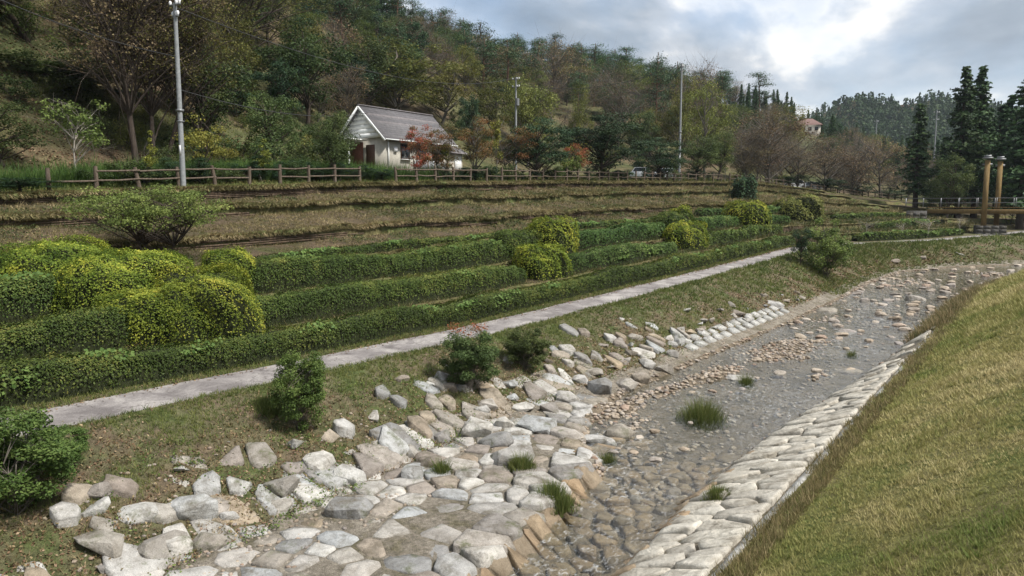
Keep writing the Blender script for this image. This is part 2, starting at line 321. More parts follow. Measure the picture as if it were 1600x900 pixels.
def path_mat():
    m, t, p, o = new_mat('worn_concrete_path'); P = pos(t)
    c = ramp(t, noise(t, P, 0.9, 9, 0.7, 0.6), [(0.36, (0.13, 0.115, 0.11)), (0.5, (0.22, 0.20, 0.19)), (0.66, (0.36, 0.335, 0.31))])
    n = noise(t, P, 25, 5, 0.75)
    c = mix(t, 1.0, c, ramp(t, n, [(0.3, (0.72, 0.72, 0.72)), (0.65, (1.2, 1.2, 1.2))]), 'MULTIPLY')
    vo = N('ShaderNodeTexVoronoi', t, feature='DISTANCE_TO_EDGE'); vo.inputs['Scale'].default_value = 0.55; mp = N('ShaderNodeMapping', t); t.links.new(P, mp.inputs[0])
    wn = N('ShaderNodeTexNoise', t); wn.inputs['Scale'].default_value = 2.5; t.links.new(P, wn.inputs['Vector']); va = N('ShaderNodeVectorMath', t, operation='ADD'); t.links.new(P, va.inputs[0]); t.links.new(wn.outputs['Color'], va.inputs[1]); t.links.new(va.outputs[0], vo.inputs['Vector'])
    c = mix(t, ramp(t, vo.outputs['Distance'], [(0.0, (0.75, 0.75, 0.75)), (0.012, (0, 0, 0))]), c, (0.07, 0.06, 0.05))
    t.links.new(c, p.inputs['Base Color']); p.inputs['Roughness'].default_value = 0.9; bump(t, n, p, 0.5, 0.02); return m
M_PATH = path_mat()
def water_mat():
    m, t, p, o = new_mat('clear_stream_water'); t.nodes.remove(p); P = pos(t)
    mp = N('ShaderNodeMapping', t); mp.inputs['Scale'].default_value = (1.0, 0.55, 1.0); t.links.new(P, mp.inputs[0])
    n1 = noise(t, mp.outputs[0], 3.2, 6, 0.62, 1.2); n2 = noise(t, mp.outputs[0], 12, 4, 0.65, 0.6)
    ad = N('ShaderNodeMath', t, operation='MULTIPLY_ADD', i1=0.45); t.links.new(n2, ad.inputs[0]); t.links.new(n1, ad.inputs[2])
    b = N('ShaderNodeBump', t); b.inputs['Strength'].default_value = 1.0; b.inputs['Distance'].default_value = 0.02; t.links.new(ad.outputs[0], b.inputs['Height'])
    fr = N('ShaderNodeFresnel', t); fr.inputs[0].default_value = 1.33; t.links.new(b.outputs[0], fr.inputs['Normal'])
    gl = N('ShaderNodeBsdfGlossy', t); gl.inputs['Roughness'].default_value = 0.05; gl.inputs['Color'].default_value = (1, 1, 1, 1); t.links.new(b.outputs[0], gl.inputs['Normal'])
    tr = N('ShaderNodeBsdfTransparent', t); tr.inputs[0].default_value = (0.84, 0.86, 0.83, 1)
    mx = N('ShaderNodeMixShader', t); t.links.new(fr.outputs[0], mx.inputs[0]); t.links.new(tr.outputs[0], mx.inputs[1]); t.links.new(gl.outputs[0], mx.inputs[2])
    # broken white water on the riffles: small aerated crests
    f1 = noise(t, P, 0.16, 3, 0.5); f2 = noise(t, mp.outputs[0], 9, 6, 0.75, 1.0)
    m1 = ramp(t, f1, [(0.40, (0.05, 0.05, 0.05)), (0.58, (1, 1, 1))]); m2 = ramp(t, f2, [(0.53, (0, 0, 0)), (0.70, (0.5, 0.5, 0.5))])
    fm = mix(t, 1.0, m1, m2, 'MULTIPLY'); df = N('ShaderNodeBsdfDiffuse', t); df.inputs[0].default_value = (0.75, 0.77, 0.78, 1)
    m3 = N('ShaderNodeMixShader', t); t.links.new(fm, m3.inputs[0]); t.links.new(mx.outputs[0], m3.inputs[1]); t.links.new(df.outputs[0], m3.inputs[2])
    t.links.new(m3.outputs[0], o.inputs[0]); return m
M_WATER = water_mat()
# ------------------------------------------------------------------ the valley: feature lines running along +Y, X as a function of Y
I = np.interp
def zw(Y): return -6.2+0.008*np.clip(Y, -20, 90)                                     # water level
_py = [-40, 10, 20, 30, 43, 62, 72, 85, 100, 120, 160, 320]
def zpath(Y): return I(Y, _py, [-4.25, -4.3, -4.35, -4.15, -3.82, -3.3, -3.3, -3.3, -3.25, -3.2, -3.1, -3.0])
def xpf(Y): return I(Y, [-40, 0, 10, 20, 62, 66, 72, 85, 100, 120, 135, 150, 200, 320], [-17.4, -17.3, -17.1, -17, -17, -16.5, -14.5, -9.9, -6.5, -2.9, 6, 40, 140, 400])
def xpn(Y): return xpf(Y)+1.65
def xcr(Y): return I(Y, [-40, 88, 100, 120, 135, 150, 160, 200, 320], [-35.4, -35.4, -33.3, -28.3, -24, -18.5, -8, 70, 330])
def zcr(Y): return I(Y, [-40, 13, 15, 22, 31, 50, 73, 98, 112, 130, 150, 320], [0.0, 0.45, 0.6, 1.0, 1.4, 2.0, 2.6, 3.2, 2.7, 1.6, 0.6, 1.0])
def xl(Y): return I(Y, [-40, 5, 9.7, 12.6, 14.7, 16, 18, 21, 27, 39, 50, 60, 71, 79, 86, 95, 120, 200, 320], [-6.6, -6.9, -7.25, -7.8, -8.15, -9.4, -10.4, -11, -10.95, -10.6, -10.6, -10.9, -10.4, -7.2, -1.9, 12, 60, 260, 600])
def xtoe(Y): return np.minimum(I(Y, [-40, 0, 7, 10, 13, 16, 21, 30, 45, 60, 71, 79, 86, 95, 120, 200, 320], [-11.2, -11.2, -11.3, -11.5, -11.7, -12.0, -11.9, -11.7, -11.4, -11.7, -11.2, -8, -3.2, 10, 57, 255, 590]), xl(Y)-0.3)
def xr(Y): return I(Y, [-40, 5, 11, 14, 19, 23, 28, 36, 52, 60, 66, 72, 80, 95, 200, 320], [-5.3, -5.3, -5.4, -5.65, -5.6, -5.35, -4.95, -4.6, -4.4, -3.5, -1.9, 1.5, 8, 30, 300, 700])
def xwl(Y): return xr(Y)+I(Y, [0, 11, 14, 19, 23, 28, 36, 52, 60], [1.65, 1.75, 2.0, 1.95, 1.7, 1.3, 0.95, 0.9, 1.0])
def zwl(Y): return zw(Y)+I(Y, [0, 40, 60], [0.72, 0.72, 0.6])
_off = [(-1.0, 1.0), (-0.34, 0.97), (-0.28, 0.88)]
STEPS = [(0.0, 0.0), (1.75, 0.02), (1.9, 0.12), (4.25, 0.16), (4.4, 0.25), (7.85, 0.30), (8.0, 0.39), (11.55, 0.50), (11.7, 0.59), (15.42, 0.715), (15.57, 0.81), (18.0, 0.885), (18.15, 0.965), (18.5, 1.0)]
def xst(o): return lambda Y: xpf(Y)+(xcr(Y)-xpf(Y))*o/18.5
def zst(f): return lambda Y: zpath(Y)+(zcr(Y)-zpath(Y))*f
FEAT = []           # from left (uphill) to right: (X(Y), Z(Y), noise amplitude)
FEAT.append((lambda Y: xcr(Y)-60, lambda Y: zcr(Y)+3.0, 0.3))
FEAT.append((lambda Y: xcr(Y)-22, lambda Y: zcr(Y)+1.9, 0.25))
FEAT.append((lambda Y: xcr(Y)-8.5, lambda Y: zcr(Y)+1.0, 0.12))
FEAT.append((lambda Y: xcr(Y)-2.5, lambda Y: zcr(Y)+0.05, 0.08))
for o_, f_ in STEPS[::-1]: FEAT.append((xst(o_), zst(f_), 0.17 if 3 < o_ < 18.3 else 0.03))
I_PF = len(FEAT)-1; I_CR = I_PF-len(STEPS)+1
FEAT.append((xpn, lambda Y: zpath(Y)-0.02, 0.02)); I_PN = len(FEAT)-1
FEAT.append((lambda Y: xpn(Y)+0.45*(xtoe(Y)-xpn(Y)), lambda Y: zpath(Y)+0.40*(zw(Y)+0.35-zpath(Y)), 0.22))
FEAT.append((xtoe, lambda Y: zw(Y)+0.36, 0.04)); I_TOE = len(FEAT)-1
FEAT.append((lambda Y: xl(Y)-0.02, lambda Y: zw(Y)+I(Y, [14, 18], [0.26, 0.10]), 0.05)); I_L = len(FEAT)-1
FEAT.append((lambda Y: xl(Y)+0.25, lambda Y: zw(Y)-0.12, 0.05))
FEAT.append((lambda Y: 0.45*xl(Y)+0.55*xr(Y), lambda Y: zw(Y)-0.20, 0.10))
FEAT.append((lambda Y: xr(Y)-0.2, lambda Y: zw(Y)-0.16, 0.05))
FEAT.append((lambda Y: xr(Y)+0.05, lambda Y: zw(Y)+0.10, 0.03)); I_R = len(FEAT)-1
FEAT.append((lambda Y: xwl(Y)-0.15, lambda Y: zwl(Y)-0.05, 0.03))
FEAT.append((lambda Y: xwl(Y), lambda Y: zwl(Y), 0.03)); I_WL = len(FEAT)-1
FEAT.append((lambda Y: xwl(Y)+0.5, lambda Y: zwl(Y)+0.22, 0.05))
FEAT.append((lambda Y: xwl(Y)+6.6, lambda Y: zwl(Y)+3.75, 0.07))
FEAT.append((lambda Y: xwl(Y)+30, lambda Y: zwl(Y)+4.3, 0.2)); I_END = len(FEAT)-1
# hillside: polar around the viewpoint, by picture column
_hx = [-700, -300, 0, 150, 300, 450, 600, 760, 860, 1000, 1100, 1200, 1280, 1400, 1600, 2000]
_haz = [math.atan2(ray(x, 322)[0], ray(x, 322)[1]) for x in _hx]
_hrb = [38, 40, 44, 47, 54, 62, 80, 100, 112, 120, 125, 135, 150, 165, 170, 170]
_hrr = [100, 110, 120, 130, 145, 160, 180, 195, 205, 212, 220, 240, 260, 280, 300, 320]
_hzr = [58, 56, 50, 48, 47, 43, 37, 34, 34, 29, 26, 25, 21, 13, 8, 6]
BAR = [((-9.4, 25.5), 0.8, 2.6, 0.17), ((-8.6, 31.5), 1.3, 3.6, 0.22), ((-10.2, 19.6), 0.7, 1.9, 0.16), ((-9.9, 22.5), 0.5, 1.6, 0.12), ((-9.0, 18.4), 0.35, 1.3, 0.12), ((-6.4, 27), 0.4, 1.8, 0.14), ((-9.4, 41), 0.7, 3.0, 0.12), ((-7.2, 46.0), 0.9, 1.5, 0.10), ((-8, 62), 2.0, 5, 0.14), ((-3, 74), 2.5, 5, 0.16)]
def gz(X, Y, rough=True):
    X, Y = np.broadcast_arrays(np.asarray(X, float), np.asarray(Y, float))
    fx = [f[0](Y) for f in FEAT]; fz = [f[1](Y) for f in FEAT]
    Z = np.where(X <= fx[0], fz[0], fz[-1]); A = np.where(X <= fx[0], FEAT[0][2], FEAT[-1][2])
    for i in range(len(FEAT)-1):
        d = np.maximum(fx[i+1]-fx[i], 1e-4); t = (X-fx[i])/d; m = (t >= 0) & (t <= 1) & (fx[i+1] > fx[i])
        Z = np.where(m, fz[i]+(fz[i+1]-fz[i])*t, Z); A = np.where(m, FEAT[i][2]+(FEAT[i+1][2]-FEAT[i][2])*t, A)
    inr = (X > fx[I_L]) & (X < fx[I_R])
    for (c, sx, sy_, h) in BAR: Z = Z+np.where(inr, h*np.exp(-((X-c[0])/sx)**2-((Y-c[1])/sy_)**2), 0)
    if rough: Z = Z+A*(1.1*fbm(X, Y, 1.6, 2)+1.0*vnoise(X, Y, 4.0, 9))
    r = np.hypot(X, Y); az = np.arctan2(X, Y)
    rb = I(az, _haz, _hrb); rr = I(az, _haz, _hrr); zr = I(az, _haz, _hzr)
    t = np.clip((r-rb)/(rr-rb), 0, 1.0); s = t**1.25*(1-0.16*t**4)/0.84
    beyond = np.clip((r-rr)/250, 0, 1)
    hill = s*(zr-2.5)*(1-0.75*beyond)*(X < fx[I_CR]-3)
    Z = Z+hill*np.clip((fx[I_CR]-3-X)/6, 0, 1)+np.where(t > 0, t*3.0*fbm(X, Y, 22, 5), 0)
    return Z
def ground_hit(px, py, rmin=4, rmax=420):
    r = ray(px, py); t = np.geomspace(rmin, rmax, 2600); P = r[None]*t[:, None]
    k = np.nonzero(P[:, 2] <= gz(P[:, 0], P[:, 1]))[0]
    return P[k[0]] if len(k) else P[-1]
def on_ground(x, y, dz=0.0): return np.array((x, y, float(gz(x, y))+dz))
def at_dist(px, d, py=322):
    r = ray(px, py)*d; return on_ground(r[0], r[1])
Ys = np.concatenate([np.arange(-8, 30, 0.3), np.arange(30, 75, 0.6), np.arange(75, 170, 2.0), np.arange(170, 330, 12)])
def loft(name, i0, i1, nsub, mat, lift=0.0):
    cols = []
    for i in range(i0, i1):
        a, b = FEAT[i][0](Ys), FEAT[i+1][0](Ys)
        n = nsub[i-i0] if hasattr(nsub, '__len__') else nsub
        for k in range(n): cols.append(a+(b-a)*k/n)
    cols.append(FEAT[i1][0](Ys)); Xg = np.array(cols).T; Yg = np.repeat(Ys[:, None], Xg.shape[1], 1)
    V = np.stack([Xg, Yg, gz(Xg, Yg)+lift], -1).reshape(-1, 3); nx = Xg.shape[1]
    i = (np.arange(len(Ys)-1)[:, None]*nx+np.arange(nx-1)[None]).ravel()
    o = mesh_np(name, V, [np.stack([i, i+1, i+nx+1, i+nx], 1)], mat, smooth=mat is not G_TERR, kind='structure')
    if mat is G_TERR:                            # cut soil of the step faces, coloured dark for the shade under the ledges
        o.data.materials.append(G_SOIL_SHADE); c0 = np.cumsum([0]+list(nsub)); wall = np.zeros(nx-1, int)
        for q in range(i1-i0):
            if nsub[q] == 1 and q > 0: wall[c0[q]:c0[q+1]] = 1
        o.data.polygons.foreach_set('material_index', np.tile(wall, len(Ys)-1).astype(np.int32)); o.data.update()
    return o
loft('park_ground', 3, I_CR, 4, G_TURF)
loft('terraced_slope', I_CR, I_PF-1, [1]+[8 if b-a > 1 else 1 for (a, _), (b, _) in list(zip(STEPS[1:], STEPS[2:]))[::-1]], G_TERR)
loft('path_verge', I_PF-1, I_PF, 4, G_BANK)
loft('footpath', I_PF, I_PN, 6, M_PATH)
loft('river_bank', I_PN, I_TOE, 10, G_BANK)
apron = loft('stone_apron', I_TOE, I_L, 10, G_GRIT)
loft('riverbed', I_L, I_R, 8, G_BED)
strip = loft('stone_revetment', I_R, I_WL, 5, G_GRIT)
loft('grass_bank', I_WL, I_END, [2, 18, 6], G_RIGHT)
# hillside sheet behind the park, out past the ridge
ang = np.linspace(_haz[0]-0.2, R(40), 230); rad = np.concatenate([np.linspace(36, 130, 60), np.linspace(133, 330, 60), np.geomspace(340, 2000, 14)])
Ag, Rg = np.meshgrid(ang, rad, indexing='ij'); Xg = Rg*np.sin(Ag); Yg = Rg*np.cos(Ag)
keep = (Xg < xcr(Yg)-2.2)
Zg = gz(Xg, Yg); Zg = np.where(Rg > 340, np.minimum(Zg, 8)-4, Zg); Zg = np.where(keep & (Xg < xcr(Yg)-2.6), Zg, Zg-0.6)
n = len(rad); i = (np.arange(len(ang)-1)[:, None]*n+np.arange(n-1)[None])
kf = (keep[:-1, :-1] | keep[1:, :-1] | keep[:-1, 1:] | keep[1:, 1:]).ravel(); i = i.ravel()[kf]
mesh_np('hillside_ground', np.stack([Xg, Yg, Zg], -1).reshape(-1, 3), [np.stack([i, i+n, i+n+1, i+1], 1)], G_HILL, smooth=True, kind='structure')
# country beyond and behind, reaching the horizon
gx = np.array([-2400, -1500, -600, -300, 300, 600, 1500, 2400.])
Xb, Yb = np.meshgrid(gx, gx, indexing='ij'); i = (np.arange(7)[:, None]*8+np.arange(7)[None]).ravel()
mesh_np('country_ground', np.stack([Xb, Yb, np.full_like(Xb, -9.0)], -1).reshape(-1, 3), [np.stack([i, i+8, i+9, i+1], 1)], G_HILL, kind='structure')
# water sheet
Yw = Ys[Ys < 200]; fr = np.linspace(0, 1, 14); a = xl(Yw)-1.6; b = xr(Yw)+0.9
Xw = a[:, None]+(b-a)[:, None]*fr[None]; Yg2 = np.repeat(Yw[:, None], 14, 1); Zw = np.repeat(zw(Yw)[:, None], 14, 1)+0.02*fbm(Xw, Yg2, 1.1, 4)
i = (np.arange(len(Yw)-1)[:, None]*14+np.arange(13)[None]).ravel()
mesh_np('stream_water', np.stack([Xw, Yg2, Zw], -1).reshape(-1, 3), [np.stack([i, i+1, i+15, i+14], 1)], M_WATER, smooth=True, kind='structure')
# ------------------------------------------------------------------ stones
def clip_poly(poly, n, c):                      # keep points with n.p <= c
    out = []
    for i in range(len(poly)):
        a, b = poly[i], poly[(i+1) % len(poly)]; da, db = n@a-c, n@b-c
        if da <= 0: out.append(a)
        if da*db < 0: out.append(a+(b-a)*(da/(da-db)))
    return out
def voronoi(seeds, sc, span):                   # sc: metric scale per axis
    S = seeds*sc; cells = []
    for i, s in enumerate(S):
        d = np.linalg.norm(S-s, axis=1); idx = np.argsort(d)[1:24]
        poly = [s+np.array(v)*span for v in ((-1, -1), (1, -1), (1, 1), (-1, 1))]
        for j in idx:
            n = S[j]-s; m = (S[j]+s)/2; poly = clip_poly(poly, n, n@m)
            if len(poly) < 3: break
        cells.append(np.array(poly)/sc if len(poly) >= 3 else None)
    return cells
def poisson(x0, x1, y0, y1, r, inside, g, sc=(1, 1), tries=6000):
    pts = np.empty((0, 2)); sc = np.array(sc); cand = np.column_stack([g.uniform(x0, x1, tries), g.uniform(y0, y1, tries)])
    cand = cand[inside(cand)]
    for p in cand:
        rr = r*g.choice([0.68, 0.95, 1.4], p=[0.35, 0.4, 0.25])
        if len(pts) and np.min(np.linalg.norm((pts-p)*sc, axis=1)) < rr: continue
        pts = np.vstack([pts, p])
    return pts
def chaikin(p, k=0.22):
    q = np.roll(p, -1, 0); return np.stack([p*(1-k)+q*k, p*k+q*(1-k)], 1).reshape(-1, 2)
def slab(name, poly, h, mat, parent, g, gap=0.03, deep=0.25, dome=1.0, tilt=0.05):
    """one flat-topped fitted stone from its outline in plan"""
    p = np.asarray(poly); c = p.mean(0); d = p-c; L = np.linalg.norm(d, axis=1, keepdims=True); p = c+d*np.maximum(0.3, (L-gap)/np.maximum(L, 1e-3))
    keepi = [i for i in range(len(p)) if np.linalg.norm(p[i]-p[i-1]) > 0.07]; p = p[keepi]
    if len(p) < 3: return None
    p = chaikin(p, g.uniform(0.06, 0.14))
    if len(p) > 16: p = p[::2]
    p = p+g.normal(0, 0.012, p.shape); k = len(p)
    s2 = g.uniform(0.91, 0.97)
    q = np.concatenate([c+(p-c)*sc_ for sc_ in (1.0, 1.01, s2, 0.55)]+[c[None]]); zg = gz(q[:, 0], q[:, 1], False)
    zz = np.concatenate([np.full(k, -deep), h-0.035+g.normal(0, 0.008, k), h+g.normal(0, 0.007, k), h+0.012*dome+g.normal(0, 0.008*dome, k), [h+0.014*dome]])
    V = np.column_stack([q, zg+zz]); tv = g.normal(0, tilt, 2)
    V[k:, 2] += (V[k:, :2]-c)@tv
    i = np.arange(k); j = (i+1) % k; qs = [np.stack([a+i, a+j, b+j, b+i], 1) for a, b in ((0, k), (k, 2*k), (2*k, 3*k))]
    loc = np.array((c[0], c[1], zg[-1])); o = mesh_np(name, V-loc, [np.concatenate(qs), np.stack([3*k+i, 3*k+j, np.full(k, 4*k)], 1)], mat, parent)
    o.location = loc; return o
def boulder_mesh(name, g, sx, sy_, sz, npts=20, boxy=0.6, bev=0.05, mat=None):
    u = g.normal(0, 1, (npts, 3)); u /= np.linalg.norm(u, axis=1, keepdims=True); u = np.sign(u)*np.abs(u)**boxy; u *= g.uniform(0.82, 1.0, (npts, 1))
    bm = bmesh.new(); [bm.verts.new((p[0]*sx/2, p[1]*sy_/2, p[2]*sz/2)) for p in u]
    r = bmesh.ops.convex_hull(bm, input=bm.verts); bmesh.ops.delete(bm, geom=[v for v in bm.verts if not v.link_faces], context='VERTS')
    bmesh.ops.dissolve_limit(bm, angle_limit=0.22, verts=bm.verts, edges=bm.edges)
    bmesh.ops.bevel(bm, geom=list(bm.edges), offset=min(sx, sy_, sz)*bev, segments=2, affect='EDGES', profile=0.6, clamp_overlap=True)
    bmesh.ops.triangulate(bm, faces=[f for f in bm.faces if len(f.verts) > 4])
    me = bpy.data.meshes.new(name); bm.to_mesh(me); bm.free(); me.polygons.foreach_set('use_smooth', np.ones(len(me.polygons), bool))
    try: me.set_sharp_from_angle(angle=R(35))
    except Exception: pass
    if mat: me.materials.append(mat)
    return me
g = np.random.default_rng(11)
# --- boulders traced on the bank, the apron and in the stream: column, row of the foot, width and height in the photograph
BL = [
 (303, 818, 90, 62, 0, 'large pale boulder with flat grey face standing on the lower left bank'),
 (160, 872, 98, 56, 0, 'bluish white angular boulder low on the left bank near the corner'),
 (257, 882, 86, 62, 0, 'grey and white split boulder below the largest pale boulder'),
 (327, 862, 62, 38, 1, 'rounded tan rock right below the largest pale boulder'),
 (213, 818, 82, 32, 1, 'low mossy white rock left of the largest pale boulder'),
 (157, 782, 52, 40, 0, 'brownish pointed rock jutting from weeds beside the left shrub'),
 (636, 716, 56, 34, 0, 'light blue grey boulder sloping out of the bank weeds'),
 (691, 692, 36, 32, 0, 'small upright pale block on the bank above the apron'),
 (670, 732, 40, 22, 0, 'small flat bluish white rock between two bank boulders'),
 (745, 686, 64, 46, 0, 'cracked tan boulder set in the bank above the apron'),
 (786, 670, 36, 26, 0, 'small blue grey wedge rock beside the cracked tan boulder'),
 (840, 678, 78, 30, 0, 'long tan block lying at the toe of the bank'),
 (776, 700, 66, 32, 1, 'rounded beige boulder in front of the cracked tan one'),
 (800, 730, 84, 40, 1, 'broad white flat-topped boulder at the head of the apron'),
 (936, 618, 48, 38, 0, 'big cubic grey boulder at the foot of the bank'),
 (886, 630, 48, 28, 0, 'pale triangular boulder left of the cubic grey boulder'),
 (858, 647, 36, 30, 0, 'beige pointed rock between the triangular boulder and the long block'),
 (818, 644, 40, 22, 0, 'small flat white rock high above the long tan block'),
 (968, 688, 54, 32, 1, 'smooth rounded beige boulder at the water edge'),
 (930, 702, 80, 22, 0, 'flat pale slab rock beside the smooth rounded boulder'),
 (440, 778, 66, 52, 0, 'yellowish slab leaning on the lower bank below the left shrub'),
 (495, 738, 62, 40, 1, 'mossy grey rock below the bright green bank shrub'),
 (545, 760, 62, 46, 0, 'grey cracked slab beside the mossy grey rock'),
 (548, 812, 80, 42, 0, 'long tan block at the upper edge of the stone apron'),
 (644, 752, 44, 34, 0, 'tan wedge rock under the light blue grey boulder'),
 (1062, 540, 28, 18, 0, 'small pale block on the grass above the concrete blocks'),
 (1152, 494, 32, 15, 0, 'dark brown block on the upper grassy bank near the blocks'),
 (1350, 474, 20, 14, 1, 'small brown round rock in the upper rapids'),
 (1430, 474, 34, 20, 1, 'large grey rounded rock in the upper rapids'),
 (1367, 504, 38, 12, 1, 'long low brown rock in the middle of the rapids'),
 (1436, 503, 32, 10, 1, 'low dark rock right of the long low brown rock'),
 (1326, 586, 48, 13, 1, 'flat tan rock in midstream above the right revetment'),
 (1391, 588, 16, 7, 1, 'tiny dark rock near the right revetment'),
 (993, 790, 28, 20, 1, 'brown wet rock breaking the near current'),
 (1052, 778, 30, 22, 1, 'round brown rock against the right bank stones'),
 (1290, 490, 38, 13, 1, 'flat pale rock at the left of the rapids'),
 (1156, 598, 52, 16, 0, 'low white slab beside the gravel bar'),
 (1320, 524, 40, 10, 1, 'low tan rock below the rapids by the left shore'),
 (627, 597, 30, 14, 1, 'half buried brown rock on the bank between the shrubs'),
 (700, 612, 40, 20, 0, 'brown broken rock on the bank under the red tipped shrub'),
 (1210, 480, 34, 14, 0, 'grey rock on the bank above the end of the blocks'),
 (1050, 558, 26, 16, 0, 'white stone wedge at the lower end of the block row'),
 (1395, 410, 22, 9, 0, 'brown rock on the far green bank'),
 (1440, 404, 18, 8, 0, 'dark rock further right on the far green bank'),
 (1497, 398, 22, 9, 0, 'pale rock on the far green bank under the bridge'),
 (1010, 576, 40, 22, 0, 'tilted pale slab at the bank foot upstream of the cubic boulder'),
 (1036, 585, 44, 24, 0, 'low beige slab at the waterline near the tilted slab'),
 (978, 610, 40, 26, 1, 'beige boulder touching the cubic grey boulder'),
 (1000, 598, 36, 24, 0, 'creamy angular rock beyond the beige waterline boulder'),
 (760, 640, 44, 22, 0, 'weathered pale slab half sunk in the middle of the bank'),
 (590, 712, 40, 24, 0, 'rough tan rock left of the light blue grey boulder'),
 (905, 600, 34, 20, 0, 'flat white rock just above the triangular boulder'),
 (925, 588, 38, 18, 0, 'pale leaning slab on the bank above the cubic boulder'),
]
used_xy = []
for i, (px, py, wp, hp, smooth, lab) in enumerate(BL):
    P = ground_hit(px, py); d = proj(P)[2]; wd = wp*d/F; ht = hp*d/F; dp = wd*g.uniform(0.7, 0.95)
    hh = max(ht, 0.3*wd)
    mat = M_ROCKD if ('dark' in lab or 'brown' in lab) else (M_COB if 'tan rock' in lab and py < 600 else M_STONE)
    me = boulder_mesh('boulder', g, wd, dp, hh, 46 if smooth else 17, 0.85 if smooth else 0.66, 0.07 if smooth else 0.03, mat)
    o = bpy.data.objects.new('boulder', me); C.objects.link(o)
    v = np.array((P[0], P[1]))/np.hypot(P[0], P[1]); c = P[:2]+v*dp*0.38
    o.location = (c[0], c[1], P[2]+hh*(0.5-0.36)); o.rotation_euler = (g.normal(0, 0.12), g.normal(0, 0.12), YAW+g.normal(0, 0.25))
    tag(o, lab, 'boulder', 'boulders along the stream'); used_xy.append((c[0], c[1], wd/2))
used_xy = np.array(used_xy)
def clear_of(p, k=0.8): return np.all(np.hypot(used_xy[:, 0]-p[0], used_xy[:, 1]-p[1]) > used_xy[:, 2]*k)
def clear_all(p, k): return np.all(np.hypot(used_xy[None, :, 0]-p[:, :1], used_xy[None, :, 1]-p[:, 1:]) > used_xy[None, :, 2]*k, axis=1)
# --- fitted stones of the left apron
ins = lambda p: (xtoe(p[:, 1])-0.35 < p[:, 0]) & (p[:, 0] < xl(p[:, 1])-0.12) & clear_all(p, 0.6)
seeds = poisson(-13.6, -6.5, 3.5, 19.5, 0.66, ins, g)
for s, cell in zip(seeds, voronoi(seeds, np.array((1, 1)), 0.75)):
    if cell is None: continue
    poly = clip_poly(list(cell), np.array((1.0, 0.0)), float(xl(s[1]))+0.03)
    if len(poly) < 3 or not seen(np.array((s[0], s[1], -6)), 150): continue
    edge = s[0] > xl(s[1])-0.75
    slab('stone', poly, g.uniform(0.07, 0.14) if edge else g.uniform(-0.02, 0.06), M_STONE, apron, g, g.uniform(0.015, 0.06), 0.6 if edge else 0.2, 0.9, 0.035)
bankobj = bpy.data.objects['river_bank']
# --- loose stones at the bank foot
ins = lambda p: (xtoe(p[:, 1])-1.9 < p[:, 0]) & (p[:, 0] < xtoe(p[:, 1])-0.1) & clear_all(p, 1.05)
bf = poisson(-15, -10.5, 4.5, 46, 0.62, ins, g, (1, 1), 2600)
foot = [boulder_mesh('stone', g, 1, 0.8, 0.55, 14, 0.5, 0.05, M_STONE) for _ in range(14)]
bankobj = bpy.data.objects['river_bank']; kk = 0
for p in bf:
    if not seen(np.array((p[0], p[1], -5.5)), 120): continue
    edge = (xtoe(p[1])-p[0])/1.9
    if g.random() < edge*0.9 or kk > 190: continue
    o = bpy.data.objects.new('stone', foot[g.integers(14)]); C.objects.link(o); o.parent = bankobj; kk += 1
    s = g.uniform(0.28, 0.62); o.scale = (s, s, s*g.uniform(0.6, 1.0)); o.location = on_ground(p[0], p[1], 0.03*s); o.rotation_euler = (g.normal(0, 0.25), 0.3+g.normal(0, 0.2), g.uniform(0, 6.3))
# --- slabs half sunk in the soil of the lower bank
ins = lambda p: (xtoe(p[:, 1])-2.6 < p[:, 0]) & (p[:, 0] < xtoe(p[:, 1])-0.35) & clear_all(p, 0.75)
seeds = poisson(-15, -10.5, 4, 30, 0.58, ins, g, (1, 1), 5000)
for s, cell in zip(seeds, voronoi(seeds, np.array((1, 1)), 0.5)):
    e_ = (float(xtoe(s[1]))-s[0])/2.6
    if cell is None or g.random() < 0.12+0.85*e_ or not seen(np.array((s[0], s[1], -5.5)), 120): continue
    slab('stone', cell, g.uniform(0.06, 0.17), M_STONE, bankobj, g, g.uniform(0.05, 0.13), 0.3, 1.0, 0.10)
# --- right revetment: slabs laid across the bank
ins = lambda p: (xr(p[:, 1])+0.1 < p[:, 0]) & (p[:, 0] < xwl(p[:, 1])-0.22)
seeds = poisson(-6, -3, 6.5, 44, 0.58, ins, g, (0.72, 1.15), 9000)
for s, cell in zip(seeds, voronoi(seeds, np.array((0.72, 1.15)), 0.7)):
    if cell is None: continue
    poly = clip_poly(clip_poly(list(cell), np.array((1.0, 0.0)), float(xwl(s[1]))-0.14), np.array((-1.0, 0.0)), -float(xr(s[1]))+0.12)
    if len(poly) < 3 or g.random() < np.clip((s[1]-21)/22, 0, 0.6): continue
    slab('stone', poly, g.uniform(0.04, 0.13), M_SLAB, strip, g, g.uniform(0.012, 0.045), 0.35, 0.6, 0.04)
for k in range(26):                             # kerb along the top of the revetment
    y0 = 9+k*1.35; ya = np.array([y0, y0+1.32]); a = Acc()
    V = []
    for yy in ya:
        x = float(xwl(yy)); z = float(zwl(yy)); V += [(x-0.09+0.02*g.random(), yy, z-0.3), (x+0.05, yy, z-0.3), (x+0.05+0.02*g.random(), yy, z+0.01+0.03*g.random()), (x-0.09, yy, z+0.0+0.03*g.random())]
    a.add(V, [(0, 1, 2, 3), (4, 7, 6, 5), (0, 4, 5, 1), (1, 5, 6, 2), (2, 6, 7, 3), (3, 7, 4, 0)]); a.build('kerb_stone', M_CONC, strip)
